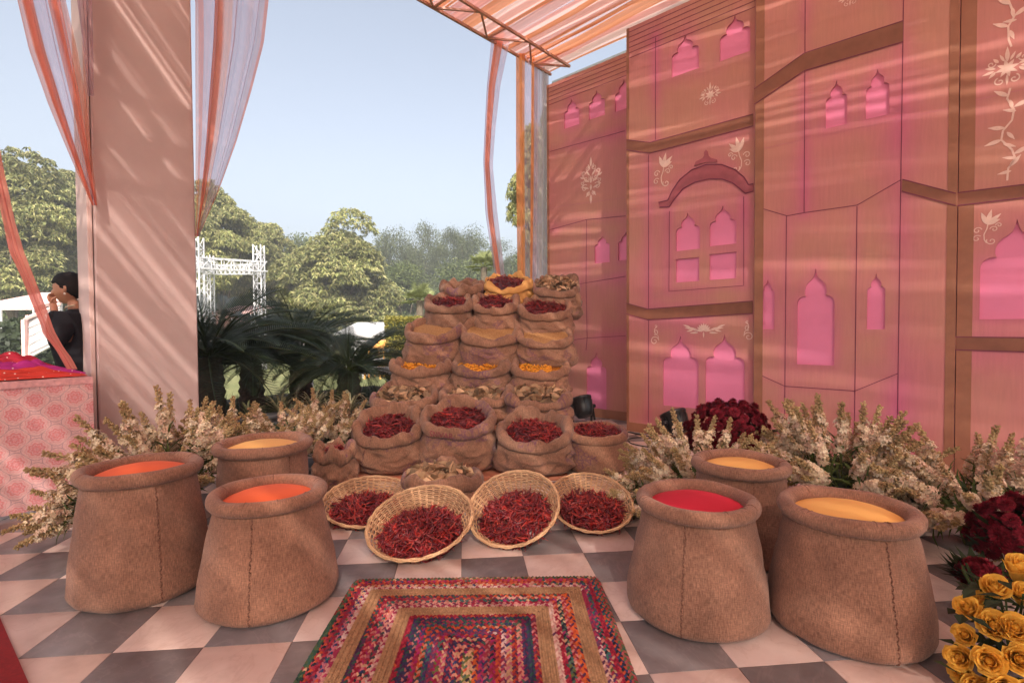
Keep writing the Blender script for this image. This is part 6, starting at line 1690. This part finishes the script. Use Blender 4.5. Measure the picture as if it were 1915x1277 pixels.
# white flat awning, stalls, far wall, tents, furniture
awn = simple('white_canvas', (.42, .41, .405), .8, .04, 3); pinkc = simple('pale_pink_canvas', (.75, .47, .44), .8, .15, 3)
def awning(xl, xr, yt, yb, Y, dep, mat, legs, label, name='awning', hgt=None):
    a = atY(xl, yb, Y); b_ = atY(xr, yb, Y); t_ = atY(xl, yt, Y + dep); root = empty(name, ((a.x + b_.x) / 2, Y, -.12), label, 'awning')
    mb = MB(); x0, x1 = a.x, b_.x; z0, z1_ = a.z, max(a.z + .05, t_.z)
    mb.add([(x0, Y, z0), (x1, Y, z0), (x1, Y + dep, z1_), (x0, Y + dep, z1_), (x0, Y, z0 - .12), (x1, Y, z0 - .12), (x1, Y + dep, z1_ - .12), (x0, Y + dep, z1_ - .12)], [(0, 1, 2, 3), (7, 6, 5, 4), (0, 4, 5, 1), (1, 5, 6, 2), (2, 6, 7, 3), (3, 7, 4, 0)]); mb.build('roof', mat, root)
    for k in range(legs):
        x = x0 + (x1 - x0) * k / max(1, legs - 1)
        mb = MB(); mb.bar((x, Y + .02, -.12), (x, Y + .02, z0 - .05), .05); mb.build('post', wst, root)
awning(620, 752, 603, 626, 18, 3.0, awn, 4, 'long low white awning behind the right hand cycad')
awning(-60, 62, 548, 574, 19, 3.0, pinkc, 3, 'pale pink tent roof at the far left')
awning(396, 470, 572, 584, 30, 3.0, pinkc, 3, 'small pink awning seen behind the white truss')
fw_ = simple('far_wall_plaster', (.52, .40, .36), .9, .1, 2)
a_, b__ = atY(560, 600, 42), atY(1000, 600, 42); mb = MB(); mb.box(((a_.x + b__.x) / 2, 42, .75), (b__.x - a_.x, .3, 1.8)); o = mb.build('garden_wall', fw_, None, (0, 42, 0)); tag(o, 'low pinkish plastered wall at the end of the lawn', 'wall')
a_, b__ = atY(360, 600, 36), atY(480, 600, 36); mb = MB(); mb.box(((a_.x + b__.x) / 2, 36, 1.0), (b__.x - a_.x, .3, 2.3)); o = mb.build('garden_wall', simple('pink_far_wall', (.55, .30, .27), .9, .1, 2), None, (0, 36, 0)); tag(o, 'pink wall seen through the white lighting truss', 'wall')
# pale striped stall left, behind the woman
a_ = atY(52, 650, 9.0); root = empty('folding_stall', (a_.x, 9, -.12), 'white slatted folding stall leaning behind the woman', 'stall')
p0, p1, p2, p3 = atY(57, 668, 9.0), atY(110, 640, 9.4), atY(112, 568, 9.6), atY(52, 590, 9.2)
mb = MB(); mb.add([p0, p1, p2, p3, p0 + Vector((0, .06, 0)), p1 + Vector((0, .06, 0)), p2 + Vector((0, .06, 0)), p3 + Vector((0, .06, 0))], [(0, 1, 2, 3), (7, 6, 5, 4), (0, 4, 5, 1), (1, 5, 6, 2), (2, 6, 7, 3), (3, 7, 4, 0)]); mb.build('canvas_panel', awn, root)
q0, q1 = atY(47, 668, 9.0), atY(45, 598, 9.1)
mb = MB(); mb.bar((p0.x, 9, -.12), p3, .05); mb.bar((q0.x, 9, -.12), q1, .06); mb.bar(q1, p2, .04); mb.build('frame', pinkc, root)
for k in range(5):  # thin grey bars stand in for the shadow gaps between slats
    t = (k + .5) / 5; mb = MB(); mb.bar(p0.lerp(p3, t) - Vector((0, .01, 0)), p1.lerp(p2, t) - Vector((0, .01, 0)), .02); mb.build('slat_shadow_gap' if False else 'batten', simple('batten_grey', (.5, .45, .45), .7) if k == 0 else MATS['batten_grey'], root)
# dark planting and shaded lounge behind the left tents
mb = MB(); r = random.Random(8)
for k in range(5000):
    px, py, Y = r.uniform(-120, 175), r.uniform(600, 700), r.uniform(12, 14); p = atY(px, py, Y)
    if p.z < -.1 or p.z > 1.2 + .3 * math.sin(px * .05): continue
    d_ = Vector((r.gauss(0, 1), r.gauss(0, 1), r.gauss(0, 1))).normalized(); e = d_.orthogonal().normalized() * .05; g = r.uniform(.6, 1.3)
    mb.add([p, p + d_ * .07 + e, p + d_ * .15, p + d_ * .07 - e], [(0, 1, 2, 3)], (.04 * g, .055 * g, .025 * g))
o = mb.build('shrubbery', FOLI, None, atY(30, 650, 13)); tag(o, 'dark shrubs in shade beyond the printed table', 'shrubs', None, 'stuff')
# swags, seats and chairs
def chair(px, py, Y, mat, label, seed):
    c = atY(px, py, Y); c = Vector((c.x, Y, -.12)); root = empty('garden_chair', c, label, 'chair')
    for sx_, sy_ in ((-1, -1), (1, -1), (1, 1), (-1, 1)):
        mb = MB(); mb.bar(c + Vector((sx_ * .2, sy_ * .2, 0)), c + Vector((sx_ * .18, sy_ * .18, .45 if sy_ < 0 else .95)), .035); mb.build('leg', mat, root)
    mb = MB(); mb.box(c + Vector((0, 0, .46)), (.44, .44, .05)); mb.build('seat', awn, root, bevel=.01)
    mb = MB(); mb.box(c + Vector((0, .18, .86)), (.4, .03, .2)); mb.build('backrest', mat, root, bevel=.01)
gold = simple('golden_paint', (.70, .33, .08), .4, .1, 5)
for i, (px, Y) in enumerate(((700, 13.2), (718, 13.8), (682, 14.2), (668, 13.4))):
    chair(px, 650, Y, gold if i < 2 else awn, ['golden chair on the lawn nearest the hedge', 'golden chair just behind, closer to the hedge', 'white chair at the back left of the golden ones', 'white chair leftmost beside the cycad tips'][i], i)
a_, b__ = atY(690, 690, 8.0), atY(735, 694, 8.0); mb = MB(); mb.tube([a_ - Vector((1.0, 0, 0)), b__ + Vector((.3, 0, 0))], .06, 12); mb.bar(a_ - Vector((.9, 0, 0)), (a_.x - .9, 8, -.12), .05); mb.bar(b__, (b__.x, 8, -.12), .05)
o = mb.build('white_pipe', wst, None, a_, smooth=True); tag(o, 'thick white pipe crossing the lawn behind the cycad', 'pipe')

# ---- thin winter haze over the garden
hz = bpy.data.materials.new('haze'); hz.use_nodes = True; nt = hz.node_tree; nt.nodes.clear()
pv = nt.nodes.new('ShaderNodeVolumePrincipled'); pv.inputs['Color'].default_value = (.86, .88, .92, 1); pv.inputs['Density'].default_value = .0038; pv.inputs['Anisotropy'].default_value = .2
oo = nt.nodes.new('ShaderNodeOutputMaterial'); nt.links.new(pv.outputs[0], oo.inputs['Volume'])
mb = MB(); mb.box((0, 40, 6.9), (360, 300, 16)); o = mb.build('haze', hz, None, (0, 40, 6.9)); tag(o, 'thin pale haze lying over the whole garden', 'haze', None, 'stuff')
